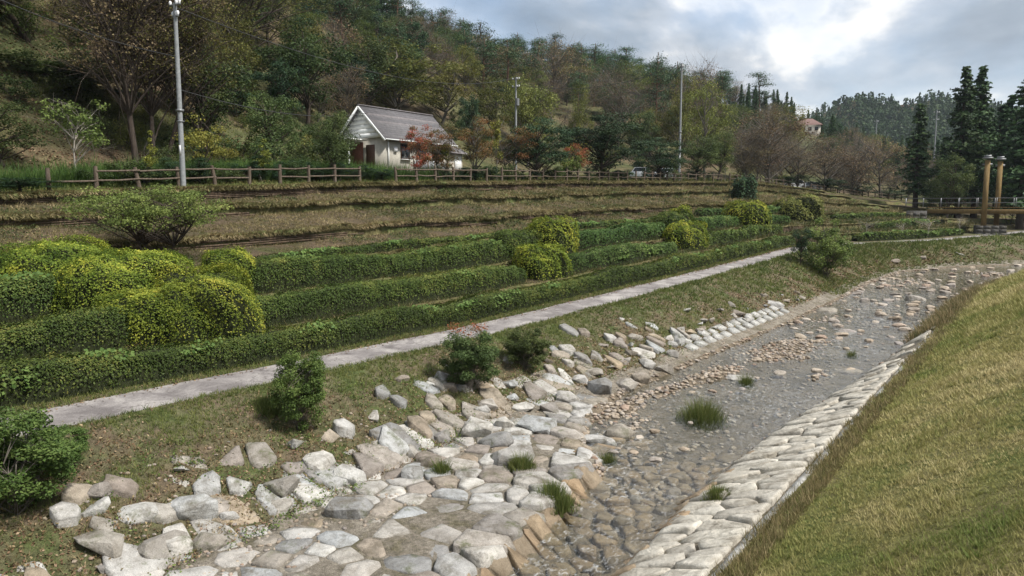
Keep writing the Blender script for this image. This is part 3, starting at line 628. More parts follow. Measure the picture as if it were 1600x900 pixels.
# --- flat stones in the bed of the near channel
bed = bpy.data.objects['riverbed']
ins = lambda p: (xl(p[:, 1])+0.3 < p[:, 0]) & (p[:, 0] < xr(p[:, 1])-0.2)
seeds = poisson(-9, -4.8, 6, 17.5, 0.42, ins, g, (1, 1), 3500)
for s, cell in zip(seeds, voronoi(seeds, np.array((1, 1)), 0.5)):
    if cell is not None: slab('bed_stone', cell, g.uniform(0.0, 0.10), M_WET, bed, g, g.uniform(0.03, 0.10), 0.15, 1.0, 0.08)
# --- concrete revetment blocks on the left shore
blocks = empty('block_revetment', on_ground(-11.3, 33), 0); blocks['kind'] = 'structure'
base = np.array(blocks.location)
for row, (ox, oz) in enumerate(((0.22, -0.06), (-0.22, 0.10))):
    for k in range(14):
        y = 28.4+k*0.93+(0.45 if row else 0); x = float(xtoe(y))+ox; z = float(zw(y))+0.30+oz
        a = Acc(); L = g.uniform(0.52, 0.64); tilt = Matrix.Rotation(R(26), 3, 'Y')
        box_geo(a, (0, 0, 0), (0.38, L, 0.26), tilt); box_geo(a, (0.12, L/2+0.15, -0.10), (0.12, 0.32, 0.12), tilt)
        o = a.build('concrete_block', M_CONC, blocks); o.location = np.array((x, y, z+g.normal(0, 0.02)))-base; o.rotation_euler = (g.normal(0, 0.04), g.normal(0, 0.03), g.normal(0, 0.05))
# --- stones scattered in the stream, large enough to pick out
rs = [boulder_mesh('river_stone', g, 1, 0.75, 0.5, 40, 0.85, 0.08, M_COB) for _ in range(10)]
RS = []
n_ = 5000; cy2 = 15+g.random(n_)**1.3*75; cx2 = xl(cy2)+0.2+(xr(cy2)-xl(cy2)-0.35)*g.random(n_); cz2 = gz(cx2, cy2); cw2 = zw(cy2)
CP = np.column_stack([cx2, cy2, cw2]); sx2, sy2, sd2 = proj(CP); ok2 = seen(CP, 60)
for q_ in range(n_):
    if len(RS) > 150: break
    x, y, d, px, py, P = cx2[q_], cy2[q_], sd2[q_], sx2[q_], sy2[q_], CP[q_]
    if not ok2[q_] or not clear_of(P, 1.0): continue
    prob = 0.9 if (950 < px < 1090 and 590 < py < 720) or (1230 < px and py < 545) else (0.5 if cz2[q_] > cw2[q_]-0.03 else 0.12)
    if g.random() > prob: continue
    s = min(g.uniform(9, 26)*d/F, 0.8)
    if any(np.hypot(x-q[0], y-q[1]) < (s+q[2])*0.6 for q in RS): continue
    RS.append((x, y, s)); o = bpy.data.objects.new('river_stone', rs[g.integers(10)]); C.objects.link(o)
    o.scale = (s, s, s*g.uniform(0.5, 0.9)); zt = max(cz2[q_], cw2[q_]-0.03); o.location = (x, y, zt+s*0.06); o.rotation_euler = (g.normal(0, 0.1), g.normal(0, 0.1), g.uniform(0, 6.3))
    where = 'near the rounded beige boulder' if py > 590 else ('beside the gravel bar' if py > 530 else ('in the lower rapids' if py > 480 else ('in the upper rapids' if py > 445 else 'at the far bend')))
    side = 'right half' if x > (xl(y)+xr(y))/2 else 'left half'
    tag(o, ('large' if s > 0.45 else 'mid-sized' if s > 0.28 else 'small')+' loose stone '+where+', '+side+' of the stream', 'stone', 'loose stones in the stream')
# --- cobbles and pebbles of the gravel bars: uncountable
ico = bmesh.new(); bmesh.ops.create_icosphere(ico, subdivisions=1, radius=0.5); iv = np.array([v.co for v in ico.verts]); it = np.array([[v.index for v in f.verts] for f in ico.faces]); ico.free()
_t = (1+5**0.5)/2; iv0 = np.array([(-1, _t, 0), (1, _t, 0), (-1, -_t, 0), (1, -_t, 0), (0, -1, _t), (0, 1, _t), (0, -1, -_t), (0, 1, -_t), (_t, 0, -1), (_t, 0, 1), (-_t, 0, -1), (-_t, 0, 1)])/np.sqrt(1+_t*_t)/2
it0 = np.array([(0, 11, 5), (0, 5, 1), (0, 1, 7), (0, 7, 10), (0, 10, 11), (1, 5, 9), (5, 11, 4), (11, 10, 2), (10, 7, 6), (7, 1, 8), (3, 9, 4), (3, 4, 2), (3, 2, 6), (3, 6, 8), (3, 8, 9), (4, 9, 5), (2, 4, 11), (6, 2, 10), (8, 6, 7), (9, 8, 1)])
def cobbles(name, pts, sizes, mat, g, sink=0.1):
    a = Acc()
    for (x, y, z), s in zip(pts, sizes):
        iv_, it_ = (iv, it) if s > 0.13 else (iv0, it0)
        v = iv_*(1+g.normal(0, 0.10, (len(iv_), 1)))*np.array((1, g.uniform(0.55, 0.9), g.uniform(0.35, 0.65)))*s; t = g.uniform(0, 6.3); c_, s_ = math.cos(t), math.sin(t)
        v = np.column_stack([v[:, 0]*c_-v[:, 1]*s_, v[:, 0]*s_+v[:, 1]*c_, v[:, 2]])
        a.add(v+np.array((x, y, z+s*sink)), it_, g.random())
    return a.build(name, mat, None, True, 'stuff')
n_ = 30000; y = 14+g.random(n_)**1.5*62; x = xl(y)+(xr(y)-xl(y))*g.random(n_); z = gz(x, y); up = z-zw(y)
k = np.nonzero(g.random(n_) < np.where(up > -0.02, 0.95, np.where(y > 40, 0.5, np.where(up > -0.10, 0.30, 0.12))))[0][:6500]
cobbles('gravel_bar_cobbles', np.column_stack([x, y, z])[k], g.uniform(0.04, 0.19, len(k))*(1+0.012*y[k]), M_COBS, g)
n_ = 9000; y = 5+g.random(n_)**1.4*42; x = xtoe(y)+g.uniform(-2.3, 1.8, n_); z = gz(x, y); P_ = np.column_stack([x, y, z])
k = np.nonzero((x < xl(y)-0.1) & seen(P_, 40) & (g.random(n_) < np.where(x > xtoe(y)-0.6, 0.9, 0.25)))[0][:2200]
cobbles('bank_pebbles', P_[k], g.uniform(0.04, 0.13, len(k)), M_COBS, g, 0.05)
# ------------------------------------------------------------------ clipped hedges on the terraces
g = np.random.default_rng(21)
def col_y(px, off):                              # Y where the terrace line `off` metres behind the path crosses picture column px
    f = xst(off); lo, hi = -8.0, 118.0
    for _ in range(50):
        m = (lo+hi)/2; x = proj(np.array((float(f(m)), m, -3.0)))[0]
        if x < px: lo = m
        else: hi = m
    return (lo+hi)/2
def hedge(label, off, wd, ht, y0, y1, mat, wob=0.2, group='clipped hedges along the terraces', size=0.058, dens=0.95):
    f = xst(off); o = empty('hedge', on_ground(float(f(y0)), y0), 0, label, 'hedge', group); base = np.array(o.location)
    L = y1-y0; nA = 19
    def surf(s, a, k=1.0, rough=True):           # s along, a: 0..1 around from front foot over the top to back foot
        y = y0+s; th = np.pi*a; e = 0.5
        u = np.sign(np.cos(th))*np.abs(np.cos(th))**e; v = np.abs(np.sin(th))**e
        endf = np.clip(np.minimum(s, L-s)/0.45, 0, 1)**0.5
        hh = ht*(1+wob*2.2*vnoise(y, y*0, 2.7, off))*(0.55+0.45*endf); ww = wd*(1+wob*1.6*vnoise(y, y*0+9, 2.1, off+3))*(0.6+0.4*endf)
        x = f(y); zz = gz(x, y, False)
        dn = wob*0.6*fbm(y*1.3+u*0.8, v*2+u*1.5, 0.55, off+5) if rough else 0
        return np.stack([x+u*(ww/2+dn)*k, y, zz-0.05+v*(hh+dn)*k], -1)
    s = np.linspace(0, L, max(4, int(L/0.35))); a = np.linspace(0, 1, nA); S, A_ = np.meshgrid(s, a, indexing='ij')
    V = surf(S.ravel(), A_.ravel(), 0.90); i = (np.arange(len(s)-1)[:, None]*nA+np.arange(nA-1)[None]).ravel()
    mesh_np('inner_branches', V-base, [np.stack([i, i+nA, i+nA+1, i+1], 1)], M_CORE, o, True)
    acc = Acc(); step = 2.0
    for t0 in np.arange(0, L, step):
        t1 = min(L, t0+step); ym = y0+(t0+t1)/2; P0 = np.array((float(f(ym)), ym, -3.5)); d = np.hypot(P0[0], P0[1])
        if not seen(P0, 260): continue
        sz = max(size, d*0.0021); n = int(dens*(t1-t0)*(wd+2*ht)*1.5/(sz*sz*0.6))
        ss = g.uniform(t0, t1, n); aa = g.beta(1.15, 1.15, n); P = surf(ss, aa)
        c = np.stack([f(y0+ss), y0+ss, P[:, 2]*0+gz(f(y0+ss), y0+ss, False)+ht*0.45], -1); nr = P-c; nr /= np.linalg.norm(nr, axis=1, keepdims=True)
        P = P+nr*(g.normal(0.0, 0.03, (n, 1))+0.10*(g.random((n, 1)) < 0.03)*g.random((n, 1)))
        r = np.clip(0.42+0.45*vnoise(P[:, 1], P[:, 1]*0, 3.3, off+1)+0.5*fbm(P[:, 1]*1.0, P[:, 2]*1.4+P[:, 0], 0.5, 3)+g.normal(0, 0.17, n)+0.16*(nr[:, 2] > 0.7), 0, 1)
        nr[:, 2] += 0.5
        acc.leaves(P-base, nr, sz, r, g, 0.62, 0.55)
    acc.build('foliage', mat, o)
    cr_ = Acc()                                  # creeper sprawling over the hedge here and there
    for t0 in np.arange(1.5, L-1, 1.0):
        if g.random() > 0.30: continue
        m = int(g.integers(25, 90)); ss = np.clip(t0+g.normal(0, 0.30, m), 0.1, L-0.1); aa = np.clip(g.normal(0.33, 0.12)+g.normal(0, 0.07, m), 0.05, 0.95); P = surf(ss, aa)+g.normal(0, 0.03, (m, 3))+np.array((0.04, 0, 0.05))
        if not seen(P[0], 200): continue
        cr_.leaves(P-base, np.tile([0.5, -0.2, 0.8], (m, 1)), max(0.10, math.hypot(P[0, 0], P[0, 1])*0.0032), np.clip(g.normal(0.7, 0.2, m), 0, 1), g, 0.8, 0.5)
    if cr_.n: cr_.build('creeper', L_BRIGHT, o)
    return o
H = [  # label, line behind path, width, height, from column, to column, leaves
 ('longest low clipped hedge running right beside the concrete path', 0.95, 1.05, 0.82, -220, 1236, L_HEDGE),
 ('clipped hedge on second terrace at far left below the dark bush', 2.75, 1.15, 1.0, -230, 215, L_HEDGE),
 ('clipped hedge on second terrace between the two golden bush groups', 2.75, 1.1, 0.95, 362, 812, L_HEDGE),
 ('clipped hedge on second terrace just right of the middle golden bush', 2.75, 1.1, 0.95, 880, 1050, L_HEDGE2),
 ('clipped hedge on second terrace before the small round golden bush', 2.75, 1.1, 0.95, 1082, 1215, L_HEDGE),
 ('dark thick hedge on third terrace at the far left edge', 5.4, 1.5, 1.25, -240, 140, L_HEDGE),
 ('clipped hedge on third terrace left of the middle golden bush', 5.3, 1.25, 1.05, 385, 800, L_HEDGE),
 ('leafy light green hedge on third terrace right of the middle golden bush', 5.3, 1.35, 1.15, 885, 1045, L_HEDGE2),
 ('clipped hedge on third terrace before the small round golden bush', 5.3, 1.2, 1.0, 1085, 1225, L_HEDGE2),
 ('thin low hedge on the fourth terrace above the longest hedges', 8.35, 0.7, 0.42, 395, 1030, L_HEDGE),
 ('short hedge on the fourth terrace above the right end of hedges', 8.4, 1.0, 0.8, 1090, 1215, L_HEDGE2),
 ('low distant hedge following the far bend of the path', 0.9, 1.0, 0.7, 1335, 1500, L_HEDGE),
 ('second low distant hedge above the far bend of the path', 3.6, 1.0, 0.7, 1360, 1470, L_HEDGE),
 ('upper low distant hedge on the bend below the park fence', 7.0, 0.9, 0.6, 1300, 1420, L_HEDGE),
]
for lab, off, wd, ht, p0, p1, mat in H:
    hedge(lab, off, wd, ht, col_y(p0, off), col_y(p1, off), mat)
def bush(label, px, off, rx, ry, ht, mat, lump=0.13, size=0.06, cat='bush', group='rounded azalea bushes', lift=0.0, squ=0.52):
    y = col_y(px, off); x = float(xst(off)(y)); o = empty('azalea_bush', on_ground(x, y, -0.05+lift), 0, label, cat, group); d = math.hypot(x, y)
    def surf(u, v, k=1.0):                       # u azimuth, v 0..1 foot to top
        ph = v*np.pi/2; rr = np.cos(ph)**squ; zz = np.sin(ph)**squ
        dn = 1+lump*fbm(u*1.1+np.cos(u)*2, v*2.6+np.sin(u)*2, 0.75, px*0.13)+lump*1.2*vnoise(np.cos(u)*2, np.sin(u)*2+v*2, 1.0, px*0.07)
        return np.stack([np.cos(u)*rx*rr*dn*k, np.sin(u)*ry*rr*dn*k, ht*zz*dn*k], -1)
    u = np.linspace(0, 2*np.pi, 25); v = np.linspace(0, 1, 10); U, Vv = np.meshgrid(u, v, indexing='ij'); i = (np.arange(24)[:, None]*10+np.arange(9)[None]).ravel()
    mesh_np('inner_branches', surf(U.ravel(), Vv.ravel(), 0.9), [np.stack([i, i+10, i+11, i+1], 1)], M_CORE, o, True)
    sz = max(size, d*0.0024); area = math.pi*(rx+ry)*ht+math.pi*rx*ry; n = int(1.7*area/(sz*sz*0.6))
    uu = g.uniform(0, 2*np.pi, n); vv = g.beta(0.9, 1.2, n); P = surf(uu, vv); nr = P-np.array((0, 0, ht*0.35)); nr /= np.linalg.norm(nr, axis=1, keepdims=True)
    P = P+nr*np.abs(g.normal(0, 0.045, (n, 1)))
    r = np.clip(0.45+0.75*fbm(P[:, 0]*1.2+px, P[:, 1]+P[:, 2], 0.6, 6)+g.normal(0, 0.18, n), 0, 1); nr[:, 2] += 0.5
    a = Acc(); a.leaves(P, nr, sz, r, g, 0.6, 0.55); a.build('foliage', mat, o); return o
bush('yellow golden bush at upper left above the dark thick hedge', 88, 7.2, 1.6, 1.9, 1.8, L_GOLD)
bush('broad golden green bush between the upper left and the largest one', 200, 4.7, 1.45, 1.9, 1.75, L_GOLD)
bush('largest golden green azalea bush spilling down to the path hedge', 308, 2.7, 1.6, 1.7, 1.75, L_GOLD, 0.22)
bush('low part-golden bush hugging the second terrace left of the largest', 240, 2.9, 1.2, 1.5, 1.4, L_GOLD)
bush('small yellow tipped green bush at the left end of the third hedge', 358, 5.9, 0.9, 0.95, 1.35, L_GOLD)
bush('tall golden bush in the middle of the terraces interrupting the hedges', 858, 4.9, 1.5, 1.2, 1.9, L_GOLD, 0.18)
bush('lower golden bush stepping down from the tall middle one', 846, 3.0, 1.3, 1.25, 1.55, L_GOLD, 0.18)
bush('green bush at the hedge end left of the tall middle golden one', 808, 5.2, 1.0, 1.6, 1.35, L_HEDGE, 0.2)
bush('green bush with golden crown two thirds along the terraces', 1052, 5.0, 1.4, 2.3, 1.75, L_HEDGE, 0.18)
bush('golden green bush stepping down two thirds along the terraces', 1072, 3.4, 1.3, 2.0, 1.75, L_GOLD, 0.18)
bush('small golden tuft bush behind the gold crowned green one', 1062, 7.0, 1.0, 0.9, 1.7, L_GOLD, 0.2)
bush('small round golden bush near the right end of hedges', 1166, 5.0, 1.9, 1.9, 2.2, L_GOLD, 0.16)
bush('dark green bush with rusty top at the end of the terraces', 1243, 7.5, 2.4, 2.2, 2.4, L_OLIVE, 0.25)
bush('small dark bush on the upper terrace near the fence bend', 1160, 13.2, 1.3, 1.3, 2.6, L_DARK, 0.3, 0.09)
# ------------------------------------------------------------------ terrace edging of stacked boards
for si, (o0, lab) in enumerate(((1.83, 'low stacked board wall behind the path hedge'), (4.33, 'stacked board wall under the third terrace hedge'), (7.93, 'stacked board wall under the thin fourth terrace hedge'), (11.63, 'dark board edging of the brown terrace in mid slope'), (15.53, 'weathered board edging of the upper brown terrace'), (18.13, 'topmost board edging just under the park fence'))):
    f = xst(o0); fa = STEPS[2*si+1][1]; fb = STEPS[2*si+2][1]; root = empty('retaining_wall', (float(f(10)), 10, float(zst(fa)(10))), 0, lab, 'wall', 'retaining walls of the terraces'); b = np.array(root.location)
    for c in range(5):
        a = Acc(); ya = np.arange(-4, 72, 1.9)+g.uniform(0, 1.5)
        for y in ya:
            if si > 2 and vnoise(y, si*7.0, 5.0, 3+c*0.02) < 0.06: continue
            P0 = np.array((float(f(y)), y, -2))
            if not seen(P0, 150): continue
            y2 = y+1.88; h0 = (float(zst(fb)(y))-float(zst(fa)(y)))*0.98; t = 0.022
            V = []
            for yy in (y, y2):
                z = float(zst(fa)(yy))+h0*(c+0.08)/5; zt = z+h0*0.8/5+g.normal(0, 0.008); x = float(f(yy))+0.12-0.018*c+g.normal(0, 0.02)
                V += [(x-t, yy, z), (x+t, yy, z), (x+t, yy, zt), (x-t, yy, zt)]
            a.add(np.array(V)-b, [(0, 1, 2, 3), (4, 7, 6, 5), (0, 4, 5, 1), (1, 5, 6, 2), (2, 6, 7, 3), (3, 7, 4, 0)], g.random())
        if a.n: o = a.build('board_course', M_PLANK, root); o['kind'] = 'stuff'
# ------------------------------------------------------------------ ground cover
def scatter(n, xa, xb, y0, y1, p_far=1.5, d0=14.0, ypow=1.0):
    Y = y0+(y1-y0)*g.random(n)**ypow; X = xa(Y)+(xb(Y)-xa(Y))*g.random(n); d = np.hypot(X, Y)
    k = g.random(n) < np.minimum(1, (d0/d)**p_far); X, Y, d = X[k], Y[k], d[k]; P = np.stack([X, Y, gz(X, Y)], -1); k = seen(P, 110)
    return P[k], d[k]
# mown bank on the right
P, d = scatter(215000, lambda Y: xwl(Y)+0.05, lambda Y: np.minimum(xwl(Y)+6.2, -0.03*Y+1.3), 3, 70, 1.3, 9.0, 1.35)
gr = 0.50+0.6*fbm(P[:, 0], P[:, 1]*0.6, 1.1, 8)+0.3*vnoise(P[:, 0], P[:, 1], 0.3, 12)+0.35*vnoise(P[:, 0], P[:, 1], 3.1, 17)
cl = fbm(P[:, 0], P[:, 1], 0.45, 19)
a = Acc(); a.blades(P, 0.05*np.maximum(1, d/14)*(1+1.0*np.clip(cl, -0.5, 1)), 0.010*np.maximum(1, d/9), np.clip(gr, 0, 1), g, 1.3, 3)
k = (g.random(len(P)) < 0.05) & (cl > 0.12); a.blades(P[k], 0.11, 0.012*np.maximum(1, d[k]/12), np.clip(gr[k]-0.3, 0, 1), g, 1.0, 6)
k = (g.random(len(P)) < 0.03) & (gr > 0.6); a.blades(P[k], 0.10, 0.011*np.maximum(1, d[k]/12), np.clip(gr[k]+0.3, 0, 1), g, 1.6, 5)
a.build('mown_grass', L_MOWN, None, False, 'stuff')
# weeds along the kerb of the right bank
P, d = scatter(16000, lambda Y: xwl(Y)-0.14, lambda Y: xwl(Y)+0.6, 7, 60, 1.0, 14); k = fbm(P[:, 0], P[:, 1], 0.9, 15) > (xwl(P[:, 1])+0.05-P[:, 0])*2.0-0.15; P, d = P[k], d[k]
a = Acc(); a.blades(P, g.uniform(0.06, 0.22, len(P)), 0.012*np.maximum(1, d/14), g.uniform(0.2, 0.9, len(P)), g, 0.9, 4); a.build('kerb_weeds', L_DRY, None, False, 'stuff')
# left bank: green turf by the path, brown litter and weeds below
P, d = scatter(100000, lambda Y: xpn(Y)-0.02, lambda Y: xtoe(Y)+0.2, 3, 110, 1.2, 15, 1.2)
e = (P[:, 0]-xpn(P[:, 1]))/np.maximum(0.5, xtoe(P[:, 1])-xpn(P[:, 1])); patch = fbm(P[:, 0], P[:, 1], 1.8, 14)
green = (patch+0.62-1.05*e+0.25*np.clip((P[:, 1]-20)/15, -0.6, 1) > g.random(len(P))*0.45)
a = Acc(); k = green; a.blades(P[k], g.uniform(0.04, 0.13, k.sum())*np.maximum(1, d[k]/26), 0.012*np.maximum(1, d[k]/14), np.clip(0.45+0.6*patch[k]+g.normal(0, 0.15, k.sum()), 0, 1), g, 1.0, 4); a.build('bank_grass', L_GRASS, None, False, 'stuff')
k = ~green & (g.random(len(P)) < 0.7); a = Acc(); a.leaves(P[k]+np.array((0, 0, 0.02)), np.tile([0, 0, 1.0], (k.sum(), 1)), 0.055*np.maximum(1, d[k]/20), g.random(k.sum()), g, 0.6, 0.7); a.build('leaf_litter', L_LITTER, None, False, 'stuff')
k = ~green & (g.random(len(P)) < 0.16); a = Acc(); a.leaves(P[k]+g.normal(0, 0.03, (k.sum(), 3))+np.array((0, 0, 0.06)), np.tile([0, 0, 1.0], (k.sum(), 1)), 0.06*np.maximum(1, d[k]/22), g.random(k.sum()), g, 0.6, 0.8)
k = ~green & (g.random(len(P)) < 0.22); a.blades(P[k], 0.12, 0.012*np.maximum(1, d[k]/14), g.random(k.sum()), g, 1.3, 4); a.build('bank_weeds', L_DRY, None, False, 'stuff')
# small broad-leaved weeds between the stones and on the bank
P, d = scatter(6000, lambda Y: xtoe(Y)-3.0, lambda Y: xtoe(Y)+0.4, 4, 45, 1.0, 14); k = fbm(P[:, 0], P[:, 1], 1.3, 31) > 0.08; P, d = P[k], d[k]
m = 7; Q = np.repeat(P, m, 0)+g.normal(0, 1, (len(P)*m, 3))*np.array((0.06, 0.06, 0.03))+np.array((0, 0, 0.06))
a = Acc(); a.leaves(Q, np.tile([0, 0, 1.0], (len(Q), 1)), 0.05, np.clip(g.normal(0.55, 0.25, len(Q)), 0, 1), g, 0.55, 0.7); a.build('low_weeds', L_BRIGHT, None, False, 'stuff')
# verge between path and hedge, leaves fallen under the hedge
P, d = scatter(16000, lambda Y: xpf(Y)-0.75, lambda Y: xpf(Y)+0.03, 0, 70, 1.0, 18)
a = Acc(); a.blades(P, g.uniform(0.03, 0.14, len(P)), 0.014*np.maximum(1, d/18), g.random(len(P)), g, 1.0, 4); a.build('path_verge_grass', L_GRASS, None, False, 'stuff')
P, d = scatter(5000, lambda Y: xpf(Y)-0.8, lambda Y: xpf(Y)+0.35, 0, 70, 1.0, 18)
a = Acc(); a.leaves(P+np.array((0, 0, 0.015)), np.tile([0, 0, 1.0], (len(P), 1)), 0.06*np.maximum(1, d/22), g.random(len(P)), g, 0.6, 0.3); a.build('fallen_leaves', L_LITTER, None, False, 'stuff')
P, d = scatter(15000, lambda Y: xpn(Y)-0.18, lambda Y: xpn(Y)+0.3, 0, 100, 1.0, 18)
k = fbm(P[:, 0], P[:, 1], 1.2, 77)+0.25 > (xpn(P[:, 1])+0.1-P[:, 0])*2.2; P, d = P[k], d[k]
a = Acc(); a.blades(P, g.uniform(0.03, 0.11, len(P)), 0.013*np.maximum(1, d/18), g.random(len(P)), g, 1.1, 4); a.build('path_edge_grass', L_GRASS, None, False, 'stuff')
# rough dry turf on the terraces
P, d = scatter(100000, lambda Y: xcr(Y)+0.1, lambda Y: xpf(Y)-1.8, -2, 110, 1.2, 33, 1.25)
off = (P[:, 0]-xpf(P[:, 1]))/(xcr(P[:, 1])-xpf(P[:, 1]))*18.5
edge = np.min([np.abs(off-e_) for e_ in (1.9, 4.4, 8.0, 11.7, 15.6, 18.2)], axis=0)
tone = np.clip(0.54+0.5*fbm(P[:, 0], P[:, 1], 2.6, 41)+g.normal(0, 0.14, len(P))-0.22*(off < 8)-0.15*(edge < 0.25), 0, 1)
a = Acc(); a.blades(P, (0.09+0.12*(edge < 0.3))*np.maximum(1, d/34)*g.uniform(0.6, 1.3, len(P)), 0.022*np.maximum(1, d/26), tone, g, 1.4, 4); a.build('terrace_dry_grass', L_DRY, None, False, 'stuff')
k = (fbm(P[:, 0], P[:, 1], 1.7, 51) > 0.20) & (g.random(len(P)) < 0.5); P2 = P[k]; d2 = d[k]
Q = np.repeat(P2, 4, 0)+g.normal(0, 1, (len(P2)*4, 3))*np.array((0.12, 0.12, 0.05))+np.array((0, 0, 0.1))
a = Acc(); a.leaves(Q, np.tile([0.3, 0, 1.0], (len(Q), 1)), 0.085*np.maximum(1, np.repeat(d2, 4)/34), np.clip(g.normal(0.45, 0.25, len(Q)), 0, 1), g, 0.6, 0.6); a.build('terrace_creepers', L_GREEN, None, False, 'stuff')
# turf lips overhanging every terrace edge
slope = bpy.data.objects['terraced_slope']
for e_ in (1.9, 4.4, 8.0, 11.7, 15.57, 18.15):
    Yl = np.concatenate([np.arange(-3, 60, 0.22), np.arange(60, 120, 0.8)]); big = 1.0 if e_ > 7 else 0.5; ov = big*(0.30+0.30*fbm(Yl, Yl*0, 1.3, e_)+0.2*vnoise(Yl, Yl*0, 0.4, e_)); th = big*(0.17+0.12*vnoise(Yl, Yl*0, 0.7, e_+2)); x0 = xst(e_+0.25)(Yl); z0 = gz(x0, Yl)+0.03; x1 = xst(e_)(Yl)+np.maximum(ov, 0.03)
    R_ = [np.stack([x0, Yl, z0], -1), np.stack([(x0+x1)/2, Yl, z0+0.05*big], -1), np.stack([x1-0.05, Yl, z0], -1), np.stack([x1, Yl, z0-th*0.5], -1), np.stack([x1-0.12, Yl, z0-th], -1), np.stack([x0, Yl, z0-th-0.1], -1)]
    V = np.stack(R_, 1).reshape(-1, 3); i = (np.arange(len(Yl)-1)[:, None]*6+np.arange(5)[None]).ravel(); mesh_np('turf_lip', V, [np.stack([i, i+1, i+7, i+6], 1)], G_TERR, slope)
    n = 17000 if e_ > 7 else 5000; q = g.random(n)**1.25; Y = -2+q*112; k = g.random(n) < 34/np.maximum(34, np.hypot(36, Y)*0.8); Y = Y[k]; n = len(Y)
    X = xst(e_)(Y)+I(Y, Yl, ov)*g.uniform(-0.3, 1.0, n); Z = I(Y, Yl, z0)-0.06*g.random(n); P = np.stack([X, Y, Z], -1); d = np.hypot(X, Y); k = seen(P, 100); P, d, Y = P[k], d[k], Y[k]; n = len(P); a = Acc()
    tn = np.clip(0.52+0.5*fbm(Y, P[:, 2], 1.5, 88)+g.normal(0, 0.16, n), 0, 1)
    for q in range(3):
        s0 = 0.016*np.maximum(1, d/28); A0 = P+np.stack([0*d, -s0, 0*d], -1); B0 = P+np.stack([0*d, s0, 0*d], -1); C0 = P+np.stack([g.uniform(0.02, 0.26, n), g.normal(0, 0.12, n), g.uniform(-0.22, 0.16, n)], -1)
        a.add(np.stack([A0, B0, C0], 1).reshape(-1, 3), np.arange(n)[:, None]*3+np.arange(3)[None], np.clip(tn+g.normal(0, 0.1, n), 0, 1))
    a.build('lip_grass', L_DRY, slope, False, 'stuff')
# litter and tufts on the near hillside
n = 40000; pxl = g.uniform(-120, 620, n); rl = 42+g.random(n)*48; Rl = np.stack([ray(q, 322) for q in np.linspace(-120, 620, 400)]); ii = ((pxl+120)/740*399).astype(int); X = Rl[ii, 0]*rl; Y = Rl[ii, 1]*rl; k = X < xcr(Y)-2.6; X, Y = X[k], Y[k]; P = np.stack([X, Y, gz(X, Y)], -1)
tn = fbm(X, Y, 4, 93); k = tn > 0.02; a = Acc(); a.blades(P[k], g.uniform(0.1, 0.35, k.sum()), 0.035, np.clip(0.5+0.5*tn[k]+g.normal(0, 0.15, k.sum()), 0, 1), g, 1.0, 3); a.build('hillside_grass', L_GRASS, None, False, 'stuff')
a = Acc(); a.leaves(P[~k]+np.array((0, 0, 0.04)), np.tile([0, 0, 1.0], ((~k).sum(), 1)), 0.16, g.random((~k).sum()), g, 0.6, 0.6); a.build('hillside_leaf_litter', L_LITTER, None, False, 'stuff')
# green strip along the crest and behind the fence
P, d = scatter(36000, lambda Y: xcr(Y)-7, lambda Y: xcr(Y)+0.5, 0, 150, 0.9, 40)
a = Acc(); a.blades(P, g.uniform(0.06, 0.18, len(P))*np.where(P[:, 0] < xcr(P[:, 1])-2, 1.5, 0.7), 0.022*np.maximum(1, d/32), np.clip(0.5+0.6*fbm(P[:, 0], P[:, 1], 3, 61)+g.normal(0, 0.15, len(P)), 0, 1), g, 0.9, 4); a.build('park_grass', L_GRASS, None, False, 'stuff')
# tall grass tufts rooted in the stream and between the apron stones
for px, py, wp, hp, lab in ((1096, 664, 84, 40, 'bright green grass clump growing on the gravel in midstream'), (868, 785, 70, 30, 'sparse green grass tuft at the edge of the stone apron'), (815, 735, 50, 26, 'thin grassy tuft in front of the broad white boulder'),
                        (950, 728, 30, 22, 'little grass tuft on the tip of the apron'), (1166, 604, 26, 20, 'small olive tuft beside the low white slab'), (1120, 780, 40, 22, 'grass tuft among the right revetment stones'), (1330, 560, 18, 14, 'small green tuft on the gravel bar'), (690, 742, 30, 26, 'weedy tuft between bank rocks above the apron'), (420, 640, 60, 20, 'weedy patch beside the bright green bank shrub')):
    P = ground_hit(px, py); d = proj(P)[2]; rx = wp/2*d/F; n = int(260*wp/60); q = g.normal(0, 0.42, (n, 2))*rx; X = P[0]+q[:, 0]; Y = P[1]+q[:, 1]; a = Acc()
    Z = np.maximum(gz(X, Y), P[2]-0.1); hh = hp*1.1*d/F*np.exp(-(q**2).sum(1)/rx**2)
    a.blades(np.stack([X, Y, Z], -1)-P, hh, 0.016, np.clip(g.normal(0.45, 0.2, n), 0, 1), g, 0.7, 5); o = a.build('grass_tuft', L_GRASS); o.location = P; tag(o, lab, 'grass tuft', 'grass tufts by the stream')
P, d = scatter(9000, lambda Y: xl(Y)-3.5, lambda Y: xl(Y)-0.1, 50, 110, 0.3, 50); k = fbm(P[:, 0], P[:, 1], 2.5, 5) > -0.05; P = P[k]
a = Acc(); a.blades(P, 0.16, 0.04, g.random(len(P)), g, 0.9, 4); a.build('shore_grass', L_GRASS, None, False, 'stuff')
P, d = scatter(5000, lambda Y: xwl(Y)-1.3, lambda Y: xwl(Y)+0.3, 36, 72, 0.3, 40)
a = Acc(); a.blades(P, g.uniform(0.15, 0.5, len(P)), 0.035, g.random(len(P)), g, 0.9, 5); a.build('shore_weeds', L_DRY, None, False, 'stuff')
